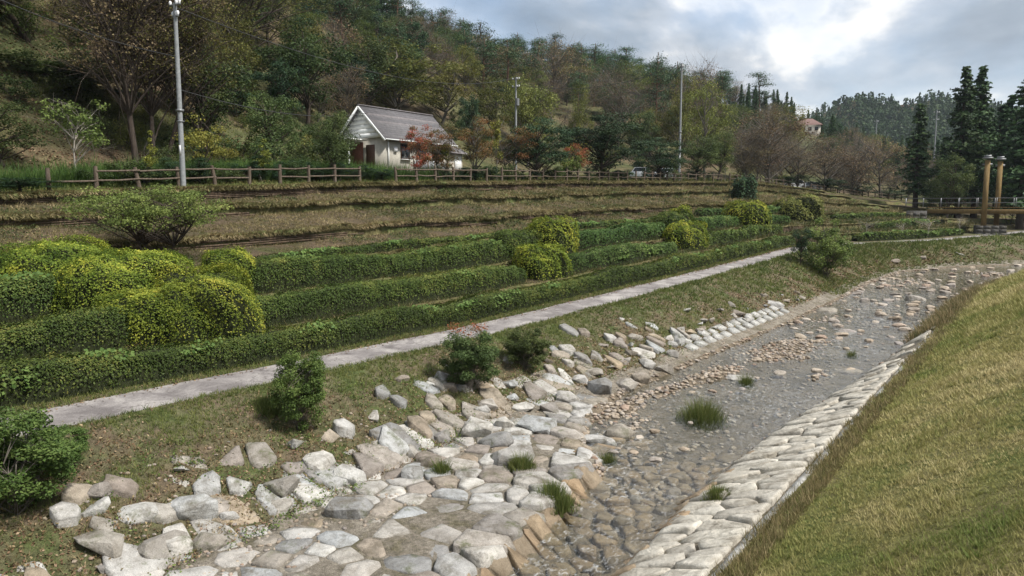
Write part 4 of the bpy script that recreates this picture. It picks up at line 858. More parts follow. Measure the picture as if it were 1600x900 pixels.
# ------------------------------------------------------------------ park fence
g = np.random.default_rng(33)
def fence_run(ys, label):
    root = empty('wooden_fence', on_ground(float(xcr(ys[0]))-0.8, ys[0]), 0, label, 'fence', 'rail fences along the park edge'); b = np.array(root.location)
    tops = []
    for y in ys:
        x = float(xcr(y))-0.8; z = float(gz(x, y)); h = g.uniform(0.98, 1.15); le = g.normal(0, 0.03, 2)
        if 19 < y < 24.5: le = g.normal(0, 0.16, 2)
        a = Acc(); a.tube([(0, 0, -0.3), (le[0]*0.5, le[1]*0.5, h*0.5), (le[0], le[1], h)], [0.105, 0.10, 0.09], 8, 0.5, True)
        o = a.build('post', M_WOOD, root, False); o.location = np.array((x, y, z))-b; tops.append(np.array((x, y, z))); o.rotation_euler[2] = g.uniform(0, 6)
    for p, q in zip(tops, tops[1:]):
        if np.linalg.norm(q-p) > 3.5: continue
        for hz in (0.42, 0.86):
            if g.random() < 0.13: continue
            a = Acc(); a.tube([p+np.array((0.05, 0, hz+g.normal(0, 0.03)))-b, (p+q)/2+np.array((0.05, 0, hz-0.01))-b, q+np.array((0.05, 0, hz+g.normal(0, 0.03)))-b], 0.05, 6); a.build('rail', M_WOOD, root)
def fence_y(px):
    lo, hi = 0., 152.
    for _ in range(40):
        m = (lo+hi)/2
        if proj(np.array((float(xcr(m))-0.8, m, 2)))[0] < px: lo = m
        else: hi = m
    return lo
ya, yb, yc = fence_y(74), fence_y(585), fence_y(1130)
fence_run(np.arange(ya, yb, 2.05), 'weathered rail fence from the far left to the house')
fence_run(np.arange(yb+2.0, yc, 2.0), 'rail fence along the crest in front of the maples and cars')
fence_run(np.arange(yc+1.5, 149, 1.9), 'distant rail fence running downhill towards the bridge')
fence_run(np.arange(5.0, ya-0.8, 2.05), 'rail fence end at the left border of the picture')
# ------------------------------------------------------------------ house
HX, HY0 = -44.4, 44.2; HZ = 3.05; W_, L_, EV, RG = 5.3, 8.2, 2.65, 5.15
house = empty('park_house', (HX, HY0, HZ), 0, 'small white gabled house with grey slate roof behind the fence', 'house')
def part(name, mat, parent, *boxes, M=None):
    a = Acc()
    for c, s in boxes: box_geo(a, c, s, M)
    return a.build(name, mat, parent)
wl = part('wall', M_CREAM, house, ((-W_/2, L_/2, EV/2-0.6), (W_-0.3, L_-0.3, EV+1.2)))
a = Acc(); a.add([(-W_-0.05, -0.06, EV-0.1), (0.05, -0.06, EV-0.1), (-W_/2, -0.06, RG-0.12), (-W_-0.05, 0.2, EV-0.1), (0.05, 0.2, EV-0.1), (-W_/2, 0.2, RG-0.12)], [(0, 1, 2), (3, 5, 4)])
a.add([(-W_-0.05, -0.06, EV-0.1), (0.05, -0.06, EV-0.1), (0.05, 0.2, EV-0.1), (-W_-0.05, 0.2, EV-0.1)], [(0, 1, 2, 3)]); gp = a.build('gable_panel', M_WHITE, house)
for k in range(6): w2 = (W_-0.3)*(1-k/6.3); part('siding_board', M_WHITE, gp, ((-W_/2, -0.085, EV+0.1+k*0.37), (w2-0.25, 0.04, 0.34)))
roof = empty('roof', (0, 0, 0)); roof.parent = house
sl = math.atan2(RG-EV+0.0, W_/2+0.0); slen = math.hypot(W_/2, RG-EV)+0.55
for sgn in (1, -1):
    nC = 14
    for k in range(nC):                          # slate courses, each lapped on the one below
        t = (k+0.5)/nC*slen; cx = -W_/2+sgn*math.cos(sl)*t; cz = RG-math.sin(sl)*t+0.05
        M = Matrix.Rotation(sgn*(sl+0.06), 3, 'Y')
        part('slate_course', M_ROOF, roof, ((cx, L_/2, cz), (slen/nC*1.12, L_+0.9, 0.035)), M=M)
part('ridge_cap', M_ROOF, roof, ((-W_/2, L_/2, RG+0.1), (0.22, L_+0.95, 0.1)))
for sgn in (1, -1):
    M = Matrix.Rotation(sgn*sl, 3, 'Y'); t = slen/2
    part('barge_board', M_WHITE, roof, ((-W_/2+sgn*math.cos(sl)*t, -0.5, RG-math.sin(sl)*t-0.07), (slen, 0.06, 0.2)), M=M)
part('eaves_gutter', M_WHITE, roof, ((0.42, L_/2, EV-0.32), (0.1, L_+0.8, 0.09)))
for yy, zz, ww, hh in ((2.4, 1.5, 1.0, 1.15), (4.4, 1.5, 1.0, 1.15), (6.5, 1.5, 1.3, 1.15)):
    wd = part('window', M_DOOR, house, ((-0.13, yy, zz), (0.10, ww+0.12, hh+0.12))); part('pane', M_GLASS, wd, ((-0.06, yy-ww/4, zz), (0.05, ww/2-0.04, hh-0.04))); part('pane', M_GLASS, wd, ((-0.06, yy+ww/4, zz), (0.05, ww/2-0.04, hh-0.04)))
    part('sill', M_WHITE, wd, ((-0.02, yy, zz-hh/2-0.09), (0.2, ww+0.2, 0.05)))
part('downpipe', M_WHITE, house, ((-0.05, 0.35, 1.2), (0.09, 0.09, 2.5)))
part('meter_box', M_PLAST, house, ((-0.09, 1.2, 1.6), (0.16, 0.35, 0.45)))
part('door', M_DOOR, house, ((-1.9, 0.11, 0.95), (0.95, 0.1, 2.1)))
br = part('brick_panel', plain_mat('red_brown_brick', (0.22, 0.09, 0.06), 0.9, 0.35, 9), house, ((-3.6, 0.10, 1.1), (1.6, 0.12, 2.3)))
part('porch_roof', M_WHITE, house, ((-4.2, -1.1, EV-0.28), (4.4, 2.0, 0.10))); 
for px_ in (-6.2, -4.3, -2.3): part('porch_post', M_WHITE, house, ((px_, -1.9, 0.8), (0.12, 0.12, 3.3)))
an = part('annex_wall', M_CREAM, house, ((-1.9, L_+0.8, 0.5), (3.4, 2.0, 2.6)))
for k in range(6): part('slate_course', M_ROOF, an, ((0.15-k*0.36, L_+0.9, 1.78+k*0.2), (0.42, 2.3, 0.035)), M=Matrix.Rotation(0.5, 3, 'Y'))
part('annex_door', M_WHITE, house, ((-0.15, L_+1.1, 0.8), (0.1, 0.9, 1.9)))
sc = empty('screen_fence', (HX+1.6, HY0+1.6, HZ-0.1), 0, 'low grey board screen in front of the house windows', 'fence')
for k in range(26): part('board', M_METAL if k % 5 else M_WOOD, sc, ((g.normal(0, 0.01), k*0.17, 0.35), (0.03, 0.15, 0.85+g.normal(0, 0.02))))
# ------------------------------------------------------------------ utility poles and wires
def fence_r(px): y = fence_y(px); return math.hypot(float(xcr(y))-0.8, y)
def pole(px, r, top_py, label, arms, box=False, rad=0.15, white=False):
    P = at_dist(px, r); top = ray(px, top_py)[2]*r; h = top-P[2]
    o = empty('utility_pole', P, YAW*0, label, 'pole', 'utility poles')
    a = Acc(); a.tube([(0, 0, -0.3), (0, 0, h*0.5), (0, 0, h)], [rad, rad*0.85, rad*0.65], 12, 0.5, True); a.build('shaft', M_POLE, o, True)
    for k, (f, l) in enumerate(arms):
        part('cross_arm', M_METAL, o, ((0, 0, h*f), (l, 0.09, 0.09)))
        for s in (-1, 0.35, 1):
            a = Acc(); a.tube([(s*l*0.45, 0, h*f+0.04), (s*l*0.45, 0, h*f+0.16), (s*l*0.45, 0, h*f+0.24)], [0.05, 0.08, 0.04], 8, 0.5, True); a.build('insulator', M_PLAST, o)
    if box:
        a = Acc(); a.tube([(0.3, -0.1, h*0.70), (0.3, -0.1, h*0.70+0.9)], 0.25, 12, 0.5, True); a.build('transformer', M_METAL, o, True); part('bracket', M_METAL, o, ((0.14, -0.05, h*0.70+0.4), (0.3, 0.06, 0.06)))
    part('band', M_METAL, o, ((0, 0, h*0.42), (rad*2.1, rad*2.1, 0.12)), ((0, 0, h*0.36), (rad*2.1, rad*2.1, 0.06)))
    part('notice_plate', M_PLAST, o, ((rad*0.5, -rad*0.98, h*0.2), (0.12, 0.03, 0.5)))
    return np.array(P)+np.array((0, 0, h))
T1 = pole(288, 42, 6, 'tall grey concrete utility pole behind the left fence', ((0.99, 0.9), (0.93, 0.5)), False, 0.135)
T2 = pole(806, 98, 121, 'utility pole with transformer above the red maples', ((0.98, 1.1), (0.90, 1.1)), True, 0.16)
T3 = pole(1060, 95, 99, 'slim pale utility pole right of the dark maples', ((0.97, 0.5),), False, 0.15)
T4 = pole(1455, 230, 172, 'thin distant utility pole left of the tall cedars', ((0.96, 1.4), (0.85, 1.2)), False, 0.2)
T5 = pole(1363, 250, 187, 'short distant pole above the bare trees', ((0.95, 1.2),), False, 0.18)
def wire(p, q, sag, label):
    t = np.linspace(0, 1, 24)[:, None]; pts = p*(1-t)+q*t; pts[:, 2] -= (4*sag*t*(1-t))[:, 0]
    b = pts[0].copy(); a = Acc(); a.tube(pts-b, 0.022, 5); o = a.build('overhead_wire', M_WIRE); o.location = b; tag(o, label, 'wire', 'overhead wires')
wire(T1-np.array((0, 0, 0.2)), T2, 2.0, 'overhead wire from the left grey pole to the transformer pole')
wire(T1-np.array((0, 0, 2.6)), at_dist(-120, 46)+np.array((0, 0, 9.0)), 0.6, 'overhead wire leaving the left grey pole to the left')
wire(T1-np.array((0, 0, 4.2)), np.array((HX-2, HY0, HZ+4.6)), 0.7, 'low service wire from the left grey pole to the house')
wire(T2-np.array((0, 0, 0.8)), T3, 1.6, 'overhead wire between the transformer pole and the slim pole')
# ------------------------------------------------------------------ cars
def car(px, r, rz, paint, label):
    P = at_dist(px, r); o = empty('parked_car', P, rz, label, 'car', 'cars parked behind the fence')
    prof = np.array([(-2.1, 0.30), (-2.13, 0.62), (-2.0, 0.86), (-1.0, 0.96), (-0.35, 1.42), (0.2, 1.50), (1.25, 1.47), (1.95, 1.0), (2.1, 0.92), (2.12, 0.5), (2.05, 0.30)])
    n = len(prof); V = []
    for s, k in ((-1, 1.0), (1, 1.0)):
        for x, z in prof: V.append((x, s*(0.84-0.20*max(0, z-0.9)/0.6), z))
    a = Acc(); i = np.arange(n); j = (i+1) % n; a.add(V, np.stack([i, j, n+j, n+i], 1))
    c = np.array(V); a.add(np.vstack([c[:n], c[:n].mean(0)]), np.stack([j, i, np.full(n, n)], 1)); a.add(np.vstack([c[n:], c[n:].mean(0)]), np.stack([i, j, np.full(n, n)], 1)); a.build('body', paint, o)
    for s in (-1, 1):
        a = Acc(); a.add([(-0.85, s*0.835, 0.98), (0.3, s*0.835, 0.98), (0.3, s*0.675, 1.42), (-0.28, s*0.675, 1.40)], [(0, 1, 2, 3)]); a.build('window', M_GLASS, o)
        a = Acc(); a.add([(0.38, s*0.835, 0.98), (1.6, s*0.835, 1.0), (1.2, s*0.675, 1.41), (0.38, s*0.675, 1.42)], [(0, 1, 2, 3)]); a.build('window', M_GLASS, o)
        for x in (-1.3, 1.3):
            a = Acc(); t = np.linspace(0, 2*np.pi, 17)[:-1]
            a.tube([(x, s*0.68, 0.32), (x, s*0.86, 0.32), (x, s*0.865, 0.32)], [0.31, 0.31, 0.2], 14, 0.5, True); wh = a.build('wheel', M_TYRE, o); a = Acc(); a.tube([(x, s*0.84, 0.32), (x, s*0.872, 0.32)], 0.18, 10, 0.5, True); a.build('rim', M_METAL, wh)
        part('headlight', M_LAMPW, o, ((-2.06, s*0.6, 0.72), (0.14, 0.3, 0.13))); part('tail_light', M_LAMPR, o, ((2.07, s*0.68, 0.82), (0.12, 0.2, 0.2)))
    a = Acc(); a.add([(-1.0, -0.7, 0.985), (-1.0, 0.7, 0.985), (-0.39, 0.62, 1.405), (-0.39, -0.62, 1.405)], [(0, 1, 2, 3)]); a.build('windscreen', M_GLASS, o)
    part('bumper', paint, o, ((-2.1, 0, 0.42), (0.12, 1.6, 0.2)), ((2.1, 0, 0.42), (0.12, 1.6, 0.2)))
car(1000, fence_r(1000)+6, R(105), M_CARW, 'white car behind the fence under the dark maples')
car(1036, fence_r(1036)+6, R(95), M_CARS, 'silver car right of the white one behind the fence')
car(1238, fence_r(1238)+8, R(70), M_CARW, 'white car half hidden by bare trees near the fence bend')
car(1264, fence_r(1264)+8, R(70), M_CARS, 'silver car beside the white one near the fence bend')
# ------------------------------------------------------------------ bridge
rb_ = ray(1548, 330); bd = 104.0; bc = rb_*bd; ang = math.atan2(-rb_[0], rb_[1]); zdeck = float(ray(1548, 327)[2]*bd)
bridge = empty('footbridge', (bc[0], bc[1], zdeck), ang+R(4), 'timber footbridge with two orange brown pylons over the stream bend', 'bridge')
U = bd/F
for z_, yy in ((-0.15, -1.1), (-0.15, 1.1)): part('girder', M_PYLON, bridge, ((5.5, yy, z_-0.10), (24, 0.28, 0.5)))
for k in range(96): part('deck_plank', M_PYLON, bridge, ((-6.4+k*0.25, 0, 0.22), (0.23, 2.5, 0.07)))
for yy in (-1.18, 1.18):
    for z_ in (0.75, 1.3): part('handrail', M_METAL, bridge, ((4.2, yy, z_), (26.6, 0.06, 0.06)))
    for k in range(15): part('railing_post', M_METAL, bridge, ((-8.8+k*1.85, yy, 0.75), (0.07, 0.07, 1.15)))
for yy, dx in ((-1.75, -0.75), (1.75, 0.75)):
    py = part('pylon', M_PYLON, bridge, ((dx, yy, 1.6), (0.52, 0.5, 8.0))); part('pylon_cap', M_METAL, py, ((dx, yy, 5.82), (1.0, 0.95, 0.16)), ((dx, yy, 6.02), (0.7, 0.6, 0.24)))
    part('cable_anchor', M_METAL, py, ((dx, yy, 5.1), (0.95, 0.2, 0.2)))
pier = part('pier_core', M_PIER, bridge, ((0, 0, -2.9), (3.0, 4.2, 2.0)))
for k in range(5):
    for q in range(4): part('pier_stone', M_PIER, pier, ((-1.14+q*0.76, -2.12, -3.7+k*0.41), (0.72, 0.12, 0.38)))
ab = part('abutment', M_PIER, bridge, ((-7.6, 0, -1.9), (2.2, 3.2, 3.4)))
for k in range(7):
    for q in range(3): part('abutment_stone', M_PIER, ab, ((-8.32+q*0.72, -1.62, -3.3+k*0.44), (0.68, 0.1, 0.41)))
# ------------------------------------------------------------------ far red-roofed house
Pf = at_dist(1254, 255); fh = empty('far_house', Pf, R(20), 'distant house with red brown hipped roof on the hillside', 'house')
zt = ray(1254, 197)[2]*255-Pf[2]
part('wall', M_CREAM, fh, ((0, 0, zt/2-1), (8, 5.6, zt+2)))
a = Acc(); e = 4.6; f2 = 3.4; a.add([(-e, -f2, zt), (e, -f2, zt), (e, f2, zt), (-e, f2, zt), (-1.8, 0, zt+2.2), (1.8, 0, zt+2.2)], [(0, 1, 5, 4), (2, 3, 4, 5)]); a.add([(e, -f2, zt), (e, f2, zt), (1.8, 0, zt+2.2), (-e, f2, zt), (-e, -f2, zt), (-1.8, 0, zt+2.2)], [(0, 1, 2), (3, 4, 5)]); a.build('roof', M_ROOFR, fh)
for k in range(4): part('window', M_GLASS, fh, ((-2.9+k*1.9, -2.83, zt-1.2), (1.0, 0.1, 1.1)))
# ------------------------------------------------------------------ trees
g = np.random.default_rng(55)
def meshes(acc, name, mat, smooth=False):
    o = acc.build(name, mat, None, smooth); me = o.data; bpy.data.objects.remove(o); return me
def curve(p, q, g, bend=0.15, n=4, up=0.0):
    t = np.linspace(0, 1, n)[:, None]; L = np.linalg.norm(q-p); w_ = g.normal(0, bend*L, 3); pts = p*(1-t)+q*t+4*t*(1-t)*w_*0.5; pts[:, 2] += (4*t*(1-t))[:, 0]*up*L; return pts
def broad(g, h, cr, th, nc, nl, ls, leaf, bark, flat=0.75, tr=0.02, stems=1, clump=0.32, twig=0, lean=0.0, fill=2.0, asp=0.6, bow=0.0):
    """trunk(s), limbs and a crown of leaf clumps spread through an ellipsoid; returns (trunk mesh, crown mesh)"""
    T = Acc(); K = Acc(); cz = (th+h)/2; rz = (h-th)/2; bases = []
    for s in range(stems):
        b = np.array((g.normal(0, 0.05*h*0.25), g.normal(0, 0.05*h*0.25), 0)) if stems > 1 else np.zeros(3)
        top = np.array((g.normal(0, 0.06*h)+lean*h, g.normal(0, 0.06*h), th+rz*1.1)); 
        if stems > 1: top[:2] += g.normal(0, cr*0.35, 2)
        pts = curve(b-np.array((0, 0, 0.25)), top, g, 0.06, 7); T.tube(pts, np.linspace(tr*h, tr*h*0.3, 7)/(stems**0.4), 7); bases.append(pts)
    for c in range(nc):
        u = g.normal(0, 1, 3); u /= np.linalg.norm(u); u *= g.random()**(1/fill); ctr = np.array((u[0]*cr, u[1]*cr, cz+u[2]*rz)); ctr[:2] += lean*h*0.8
        ctr[2] -= bow*(np.hypot(*ctr[:2])/cr)**2*rz
        pts = bases[g.integers(stems)]; at = pts[np.argmin(np.abs(pts[:, 2]-max(th*0.55, ctr[2]-0.55*np.hypot(*ctr[:2])-0.1*h)))]
        lp = curve(at, ctr, g, 0.10, 5, 0.05); T.tube(lp, np.linspace(tr*h*0.42, tr*h*0.10, 5), 5)
        cr2 = clump*cr*g.uniform(0.7, 1.25); n = int(nl/nc*g.uniform(0.6, 1.4)); v = g.normal(0, 1, (n, 3)); v /= np.linalg.norm(v, axis=1, keepdims=True); v *= (g.random((n, 1))**0.45)
        P = ctr+v*cr2*np.array((1, 1, flat)); r = np.clip(g.normal(0.48, 0.14)+g.normal(0, 0.16, n), 0, 1); nr = v.copy(); nr[:, 2] += 0.8
        if leaf is not None: K.leaves(P, nr, ls, r, g, asp, 0.7)
        for _ in range(twig):
            e = ctr+g.normal(0, 1, 3)*cr2*np.array((1, 1, 0.9)); e[2] += 0.15*cr2; s0 = lp[g.integers(2, 5)]; T.tube(curve(s0, e, g, 0.12, 3), [tr*h*0.10, tr*h*0.07, tr*h*0.03], 3)
    return meshes(T, 'trunk', bark, True), meshes(K, 'crown', leaf) if leaf is not None else None
def pine(g, h, cr, leaf=None, bark=None):
    T = Acc(); K = Acc(); top = np.array((g.normal(0, 0.05*h), g.normal(0, 0.05*h), h*0.96)); pts = curve(np.array((0, 0, -0.3)), top, g, 0.05, 8); T.tube(pts, np.linspace(0.022*h, 0.006*h, 8), 7)
    for c in range(22):
        f = g.uniform(0.42, 1.0); k = min(7, int(f*7)); b = pts[k]*(1-(f*7-k))+pts[min(7, k+1)]*(f*7-k); L = cr*(1.15-0.75*(f-0.42)/0.58)*g.uniform(0.45, 1); az = g.uniform(0, 6.3)
        e = b+np.array((math.cos(az)*L, math.sin(az)*L, 0.10*L+0.15)); T.tube(curve(b, e, g, 0.1, 4), np.linspace(0.007*h, 0.003*h, 4), 4)
        for q in range(3):
            cc = b+(e-b)*g.uniform(0.55, 1.05)+g.normal(0, 0.15*cr, 3)*np.array((1, 1, 0.25)); n = 44; v = g.normal(0, 1, (n, 3)); P = cc+v*np.array((0.24, 0.24, 0.085))*cr; nr = v*0.4; nr[:, 2] += 1
            K.leaves(P, nr, 0.30, np.clip(g.normal(0.45, 0.12)+g.normal(0, 0.15, n), 0, 1), g, 0.45, 0.6)
    return meshes(T, 'trunk', B_PINE, True), meshes(K, 'crown', L_PINE)
def cedar(g, h, cr, base=0.15, n_=260, ls=0.36, leaf=None):
    T = Acc(); K = Acc(); T.tube(curve(np.array((0, 0, -0.3)), np.array((g.normal(0, 0.01*h), 0, h*0.99)), g, 0.01, 8), np.linspace(0.018*h, 0.002*h, 8), 8)
    for c in range(n_):
        f = base+(1-base)*(c+g.random())/n_; z = f*h; prof = (1-(f-base)/(1-base))**0.72*(0.8+0.3*math.sin(f*37+g.random()*2)); L = cr*prof*g.uniform(0.6, 1.12)+0.12; az = g.uniform(0, 6.3)
        d_ = np.array((math.cos(az), math.sin(az), 0)); e = np.array((0, 0, z))+d_*L+np.array((0, 0, -0.20*L)); b = np.array((0, 0, z)); 
        if c % 3 == 0: T.tube(np.array([b, (b+e)/2+np.array((0, 0, 0.05*L)), e]), [0.004*h*0.6, 0.002*h, 0.001*h], 3)
        n = int(8+22*prof); t = g.random((n, 1))**0.6; P = b*(1-t)+e*t+g.normal(0, 1, (n, 3))*np.array((0.22, 0.22, 0.16))*max(0.35, L*0.42); nr = np.tile(d_*0.8+np.array((0, 0, 0.7)), (n, 1))
        K.leaves(P, nr, ls, np.clip(g.normal(0.45, 0.14)+g.normal(0, 0.14, n), 0, 1), g, 0.55, 0.6)
    return meshes(T, 'trunk', B_DARK, True), meshes(K, 'crown', leaf or L_CEDAR)
PROTO = {}
def reg(kind, h, cr, *ms): PROTO.setdefault(kind, []).append((h, cr, ms))
for v in range(3):
    reg('green', 10, 3.6, broad(g, 10, 3.6, 2.2, 44, 7500, 0.23, L_GREEN, B_DARK))
    reg('olive', 10, 4.0, broad(g, 10, 4.0, 2.4, 46, 7500, 0.22, L_OLIVE, B_GREY, 0.6))
    reg('dark', 9, 3.0, broad(g, 9, 3.0, 1.2, 34, 6500, 0.22, L_DARK, B_DARK))
    reg('brown', 9.5, 4.0, broad(g, 9.5, 4.0, 2.0, 44, 2300, 0.20, L_BROWN, B_GREY, 0.7, 0.017, 1, 0.30, 9))
    reg('bare', 8, 3.8, broad(g, 8, 3.8, 1.5, 44, 2400, 0.15, L_BROWN, B_GREY, 0.6, 0.016, 2, 0.34, 16))
    reg('pine', 12, 3.2, pine(g, 12, 3.2))
    reg('cedar', 15, 2.4, cedar(g, 15, 2.4))
    reg('shrub', 2.4, 1.4, broad(g, 2.4, 1.4, 0.15, 20, 1900, 0.15, L_GREEN, B_DARK, 0.8, 0.015, 3))
    reg('oshrub', 2.4, 1.4, broad(g, 2.4, 1.4, 0.15, 20, 1700, 0.14, L_OLIVE, B_DARK, 0.8, 0.015, 3))
for v in range(2):
    reg('maple', 7, 3.0, broad(g, 7, 3.0, 1.3, 60, 11000, 0.16, L_DARK, B_DARK, 0.42, 0.02, 1, 0.30))
    reg('rust', 6, 2.3, broad(g, 6, 2.3, 1.4, 38, 6000, 0.13, L_RUST, B_GREY, 0.5, 0.018, 2, 0.30, 2))
    reg('red', 5, 1.9, broad(g, 5, 1.9, 1.2, 30, 4200, 0.13, L_RED, B_GREY, 0.5, 0.016, 2, 0.30, 2))
    reg('slim', 4.2, 0.6, broad(g, 4.2, 0.6, 0.9, 16, 900, 0.15, L_YELL, B_GREY, 0.9, 0.012, 1, 0.5))
    reg('yell', 4, 2.2, broad(g, 4, 2.2, 1.2, 24, 1700, 0.16, L_YELL, B_DARK, 0.45, 0.016, 2))
reg('big', 17, 6.0, broad(g, 17, 6.0, 5.0, 100, 11000, 0.16, L_BROWN, B_DARK, 0.6, 0.014, 1, 0.26, 8))
reg('big', 17, 6.0, broad(g, 17, 6.0, 5.0, 100, 12000, 0.16, L_OLIVE, B_DARK, 0.6, 0.012, 1, 0.26, 6, 0.05))
reg('pale', 5.5, 1.6, broad(g, 5.5, 1.6, 1.6, 26, 1500, 0.17, L_OLIVE, B_PALE, 0.7, 0.011, 1, 0.34, 3))
reg('terrace', 3.6, 3.2, broad(g, 3.6, 3.2, 1.45, 120, 17000, 0.095, L_OLIVE, B_DARK, 0.30, 0.024, 3, 0.20, 1, 0, 2.2, 0.6, 0.0))
reg('sapling', 2.0, 0.8, broad(g, 2.0, 0.8, 0.7, 12, 120, 0.07, L_BROWN, B_PALE, 0.7, 0.014, 1, 0.4, 8))
for kd, lf in (('leafy', L_BRIGHT), ('leafy', L_GREEN)): reg(kd, 2.0, 0.85, broad(g, 2.0, 0.85, 0.1, 90, 20000, 0.062, lf, B_GREY, 0.75, 0.010, 6, 0.24, 2, 0, 2.1, 0.5))
reg('redtip', 0.8, 0.6, broad(g, 0.8, 0.6, 0.3, 10, 420, 0.06, L_RED, B_GREY, 0.7, 0.010, 3, 0.35, 2))
reg('twiggy', 4.0, 1.7, broad(g, 4.0, 1.7, 0.2, 60, 9000, 0.12, L_OLIVE, B_GREY, 0.8, 0.011, 7, 0.26, 8, 0, 2.0))
def tree(kind, P, h, label, cat='tree', group=None, wid=1.0, rz=None, name=None, var=None):
    L = PROTO[kind]; h0, c0, ms = L[g.integers(len(L)) if var is None else var]; ms = ms[0] if isinstance(ms[0], tuple) else ms
    o = empty(name or {'pine': 'pine_tree', 'cedar': 'cedar_tree', 'maple': 'maple_tree', 'red': 'maple_tree', 'rust': 'maple_tree', 'dark': 'evergreen_tree', 'brown': 'russet_tree', 'bare': 'leafless_tree', 'shrub': 'shrub', 'oshrub': 'shrub', 'leafy': 'shrub', 'twiggy': 'shrub', 'sapling': 'sapling', 'slim': 'sapling'}.get(kind, 'broadleaf_tree'), P, g.uniform(0, 6.3) if rz is None else rz, label, cat, group)
    s = h/h0; o.scale = (s*wid, s*wid, s)
    for nm, me in zip(('trunk', 'crown'), ms):
        if me is not None: c = bpy.data.objects.new(nm, me); C.objects.link(c); c.parent = o
    return o
TREES = []
def put(kind, px, r, top_py, label, wpx=None, cat='tree', group=None, var=None, name=None, lift=0.0):
    if 60 < px < 1420: r = max(r, fence_r(px)+2.2)
    P = at_dist(px, r); P[2] += lift; h = ray(px, top_py)[2]*r-P[2]; L = PROTO[kind][0]; wid = 1.0
    if wpx: wid = (wpx*r/F/2)/(L[1]*h/L[0]*1.12)
    TREES.append((P[0], P[1], 2.2)); return tree(kind, P, h, label, cat, group, wid, None, name, var)
# --- behind the fence, left
put('big', 218, 50, -150, 'tall dark trunked tree left of the utility pole', 270, var=0)
put('big', 246, 51, -130, 'leaning twin of the tall dark tree beside the utility pole', 240, var=1)
put('big', 262, 54, -110, 'third leaning tall trunk nearest the utility pole', 220, var=1)
put('big', 60, 62, -160, 'tall olive tree at the upper left edge', 300, var=1)
put('big', -60, 56, -150, 'olive tree cut by the left border', 320, var=1)
put('big', 400, 80, -70, 'tall bare-limbed tree above the round green bush', 250, var=1)
put('pale', 128, 43, 135, 'small pale stemmed tree with thin fanned branches at left', 90)
put('green', 120, 58, 90, 'green leafy tree behind the pale stemmed one', 200)
put('green', 10, 46, 150, 'green layered tree at the left edge above the fence', 120)
put('yell', 318, 46, 178, 'yellow green layered small tree right of the utility pole', 95)
put('yell', 350, 50, 215, 'low yellow green bush tree beside the grassy mound', 60)
put('green', 432, 58, 142, 'round bright green tree between pole and house', 95)
put('dark', 375, 70, 105, 'dark round evergreen on the slope right of the pole', 75)
put('dark', 190, 62, 150, 'dark shaded evergreen behind the tall trunks', 90)
put('green', 522, 50, 170, 'dark green leafy tree overlapping the left end of the house', 75)
put('slim', 412, 42, 218, 'thin yellow sapling behind the left fence', 26, group='young saplings behind the fence')
put('slim', 238, 43, 205, 'thin yellow sapling at the foot of the tall trunks', 20, group='young saplings behind the fence')
# --- around and right of the house
put('red', 655, 52, 195, 'small red and orange maple in front of the house', 62)
put('rust', 690, 58, 190, 'rusty green maple hiding the right end of the house', 80)
put('rust', 742, 60, 180, 'broad rusty crowned tree right of the house', 90)
put('rust', 795, 66, 178, 'red topped tree left of the first dark maple', 90)
put('slim', 698, 47, 225, 'slim yellow green sapling near the end of the house', 22, group='young saplings behind the fence')
put('slim', 776, 55, 188, 'slim bright green column sapling among the red trees', 26, group='young saplings behind the fence')
put('maple', 838, 64, 182, 'dark green maple left of the three along the fence', 118)
put('maple', 940, 66, 168, 'largest dark green maple in the middle of the fence row', 150)
put('maple', 1028, 70, 215, 'lower dark green maple at the right of the fence row', 100)
put('red', 902, 62, 222, 'small red leaved tree between two dark maples', 50)
put('oshrub', 890, 64, 240, 'small yellow green bush under the little red tree', 50, 'bush')
put('green', 1090, 84, 215, 'green shrubby tree right of the slim pale pole', 75)
put('green', 1120, 88, 205, 'second green shrubby tree right of the slim pale pole', 60)
put('slim', 1132, 80, 225, 'slim yellow green sapling right of the slim pale pole', 18, group='young saplings behind the fence')
for k, (px, r, ty, w_, lab) in enumerate(((1165, 104, 205, 120, 'grey bare cherry tree nearest the fence bend'), (1200, 112, 170, 150, 'tall russet bare tree behind the fence bend'), (1245, 116, 215, 120, 'spreading bare tree hiding the far white car'), (1290, 122, 212, 110, 'brown bare tree along the descending fence'), (1330, 130, 205, 110, 'russet bare tree in the middle of the bare row'), (1375, 138, 208, 100, 'thin bare tree left of the single cedar'), (1212, 135, 166, 90, 'tallest rusty crowned tree above the bare row'), (1180, 118, 192, 90, 'brown rounded tree between pale pole and bare row'))):
    put('bare' if k % 2 == 0 else 'brown', px, r, ty, lab, w_, group='bare cherry trees beyond the fence')
# --- cedars at right
put('cedar', 1430, 128, 163, 'single dark cedar left of the tall cedar pair', 72, var=0)
put('cedar', 1497, 124, 106, 'left of the two tallest cedars', 92, var=1)
put('cedar', 1522, 128, 106, 'right of the two tallest cedars', 90, var=2)
put('cedar', 1556, 140, 165, 'lower cedar behind the bridge pylons', 90, var=0)
put('cedar', 1596, 122, 108, 'tall cedar cut by the right border', 110, var=1)
put('cedar', 1570, 150, 150, 'dark cedar filling the gap behind the pylons', 90, var=2)
put('cedar', 1535, 158, 170, 'cedar in the shade behind the tall pair', 80, var=1)
put('cedar', 1640, 130, 120, 'cedar outside the right border beside the bridge', 110, var=0)
put('cedar', 1470, 140, 215, 'small dark cedar between the single one and the pair', 55, var=2)
put('green', 1480, 118, 240, 'bright green low branches under the tall cedar pair', 60)
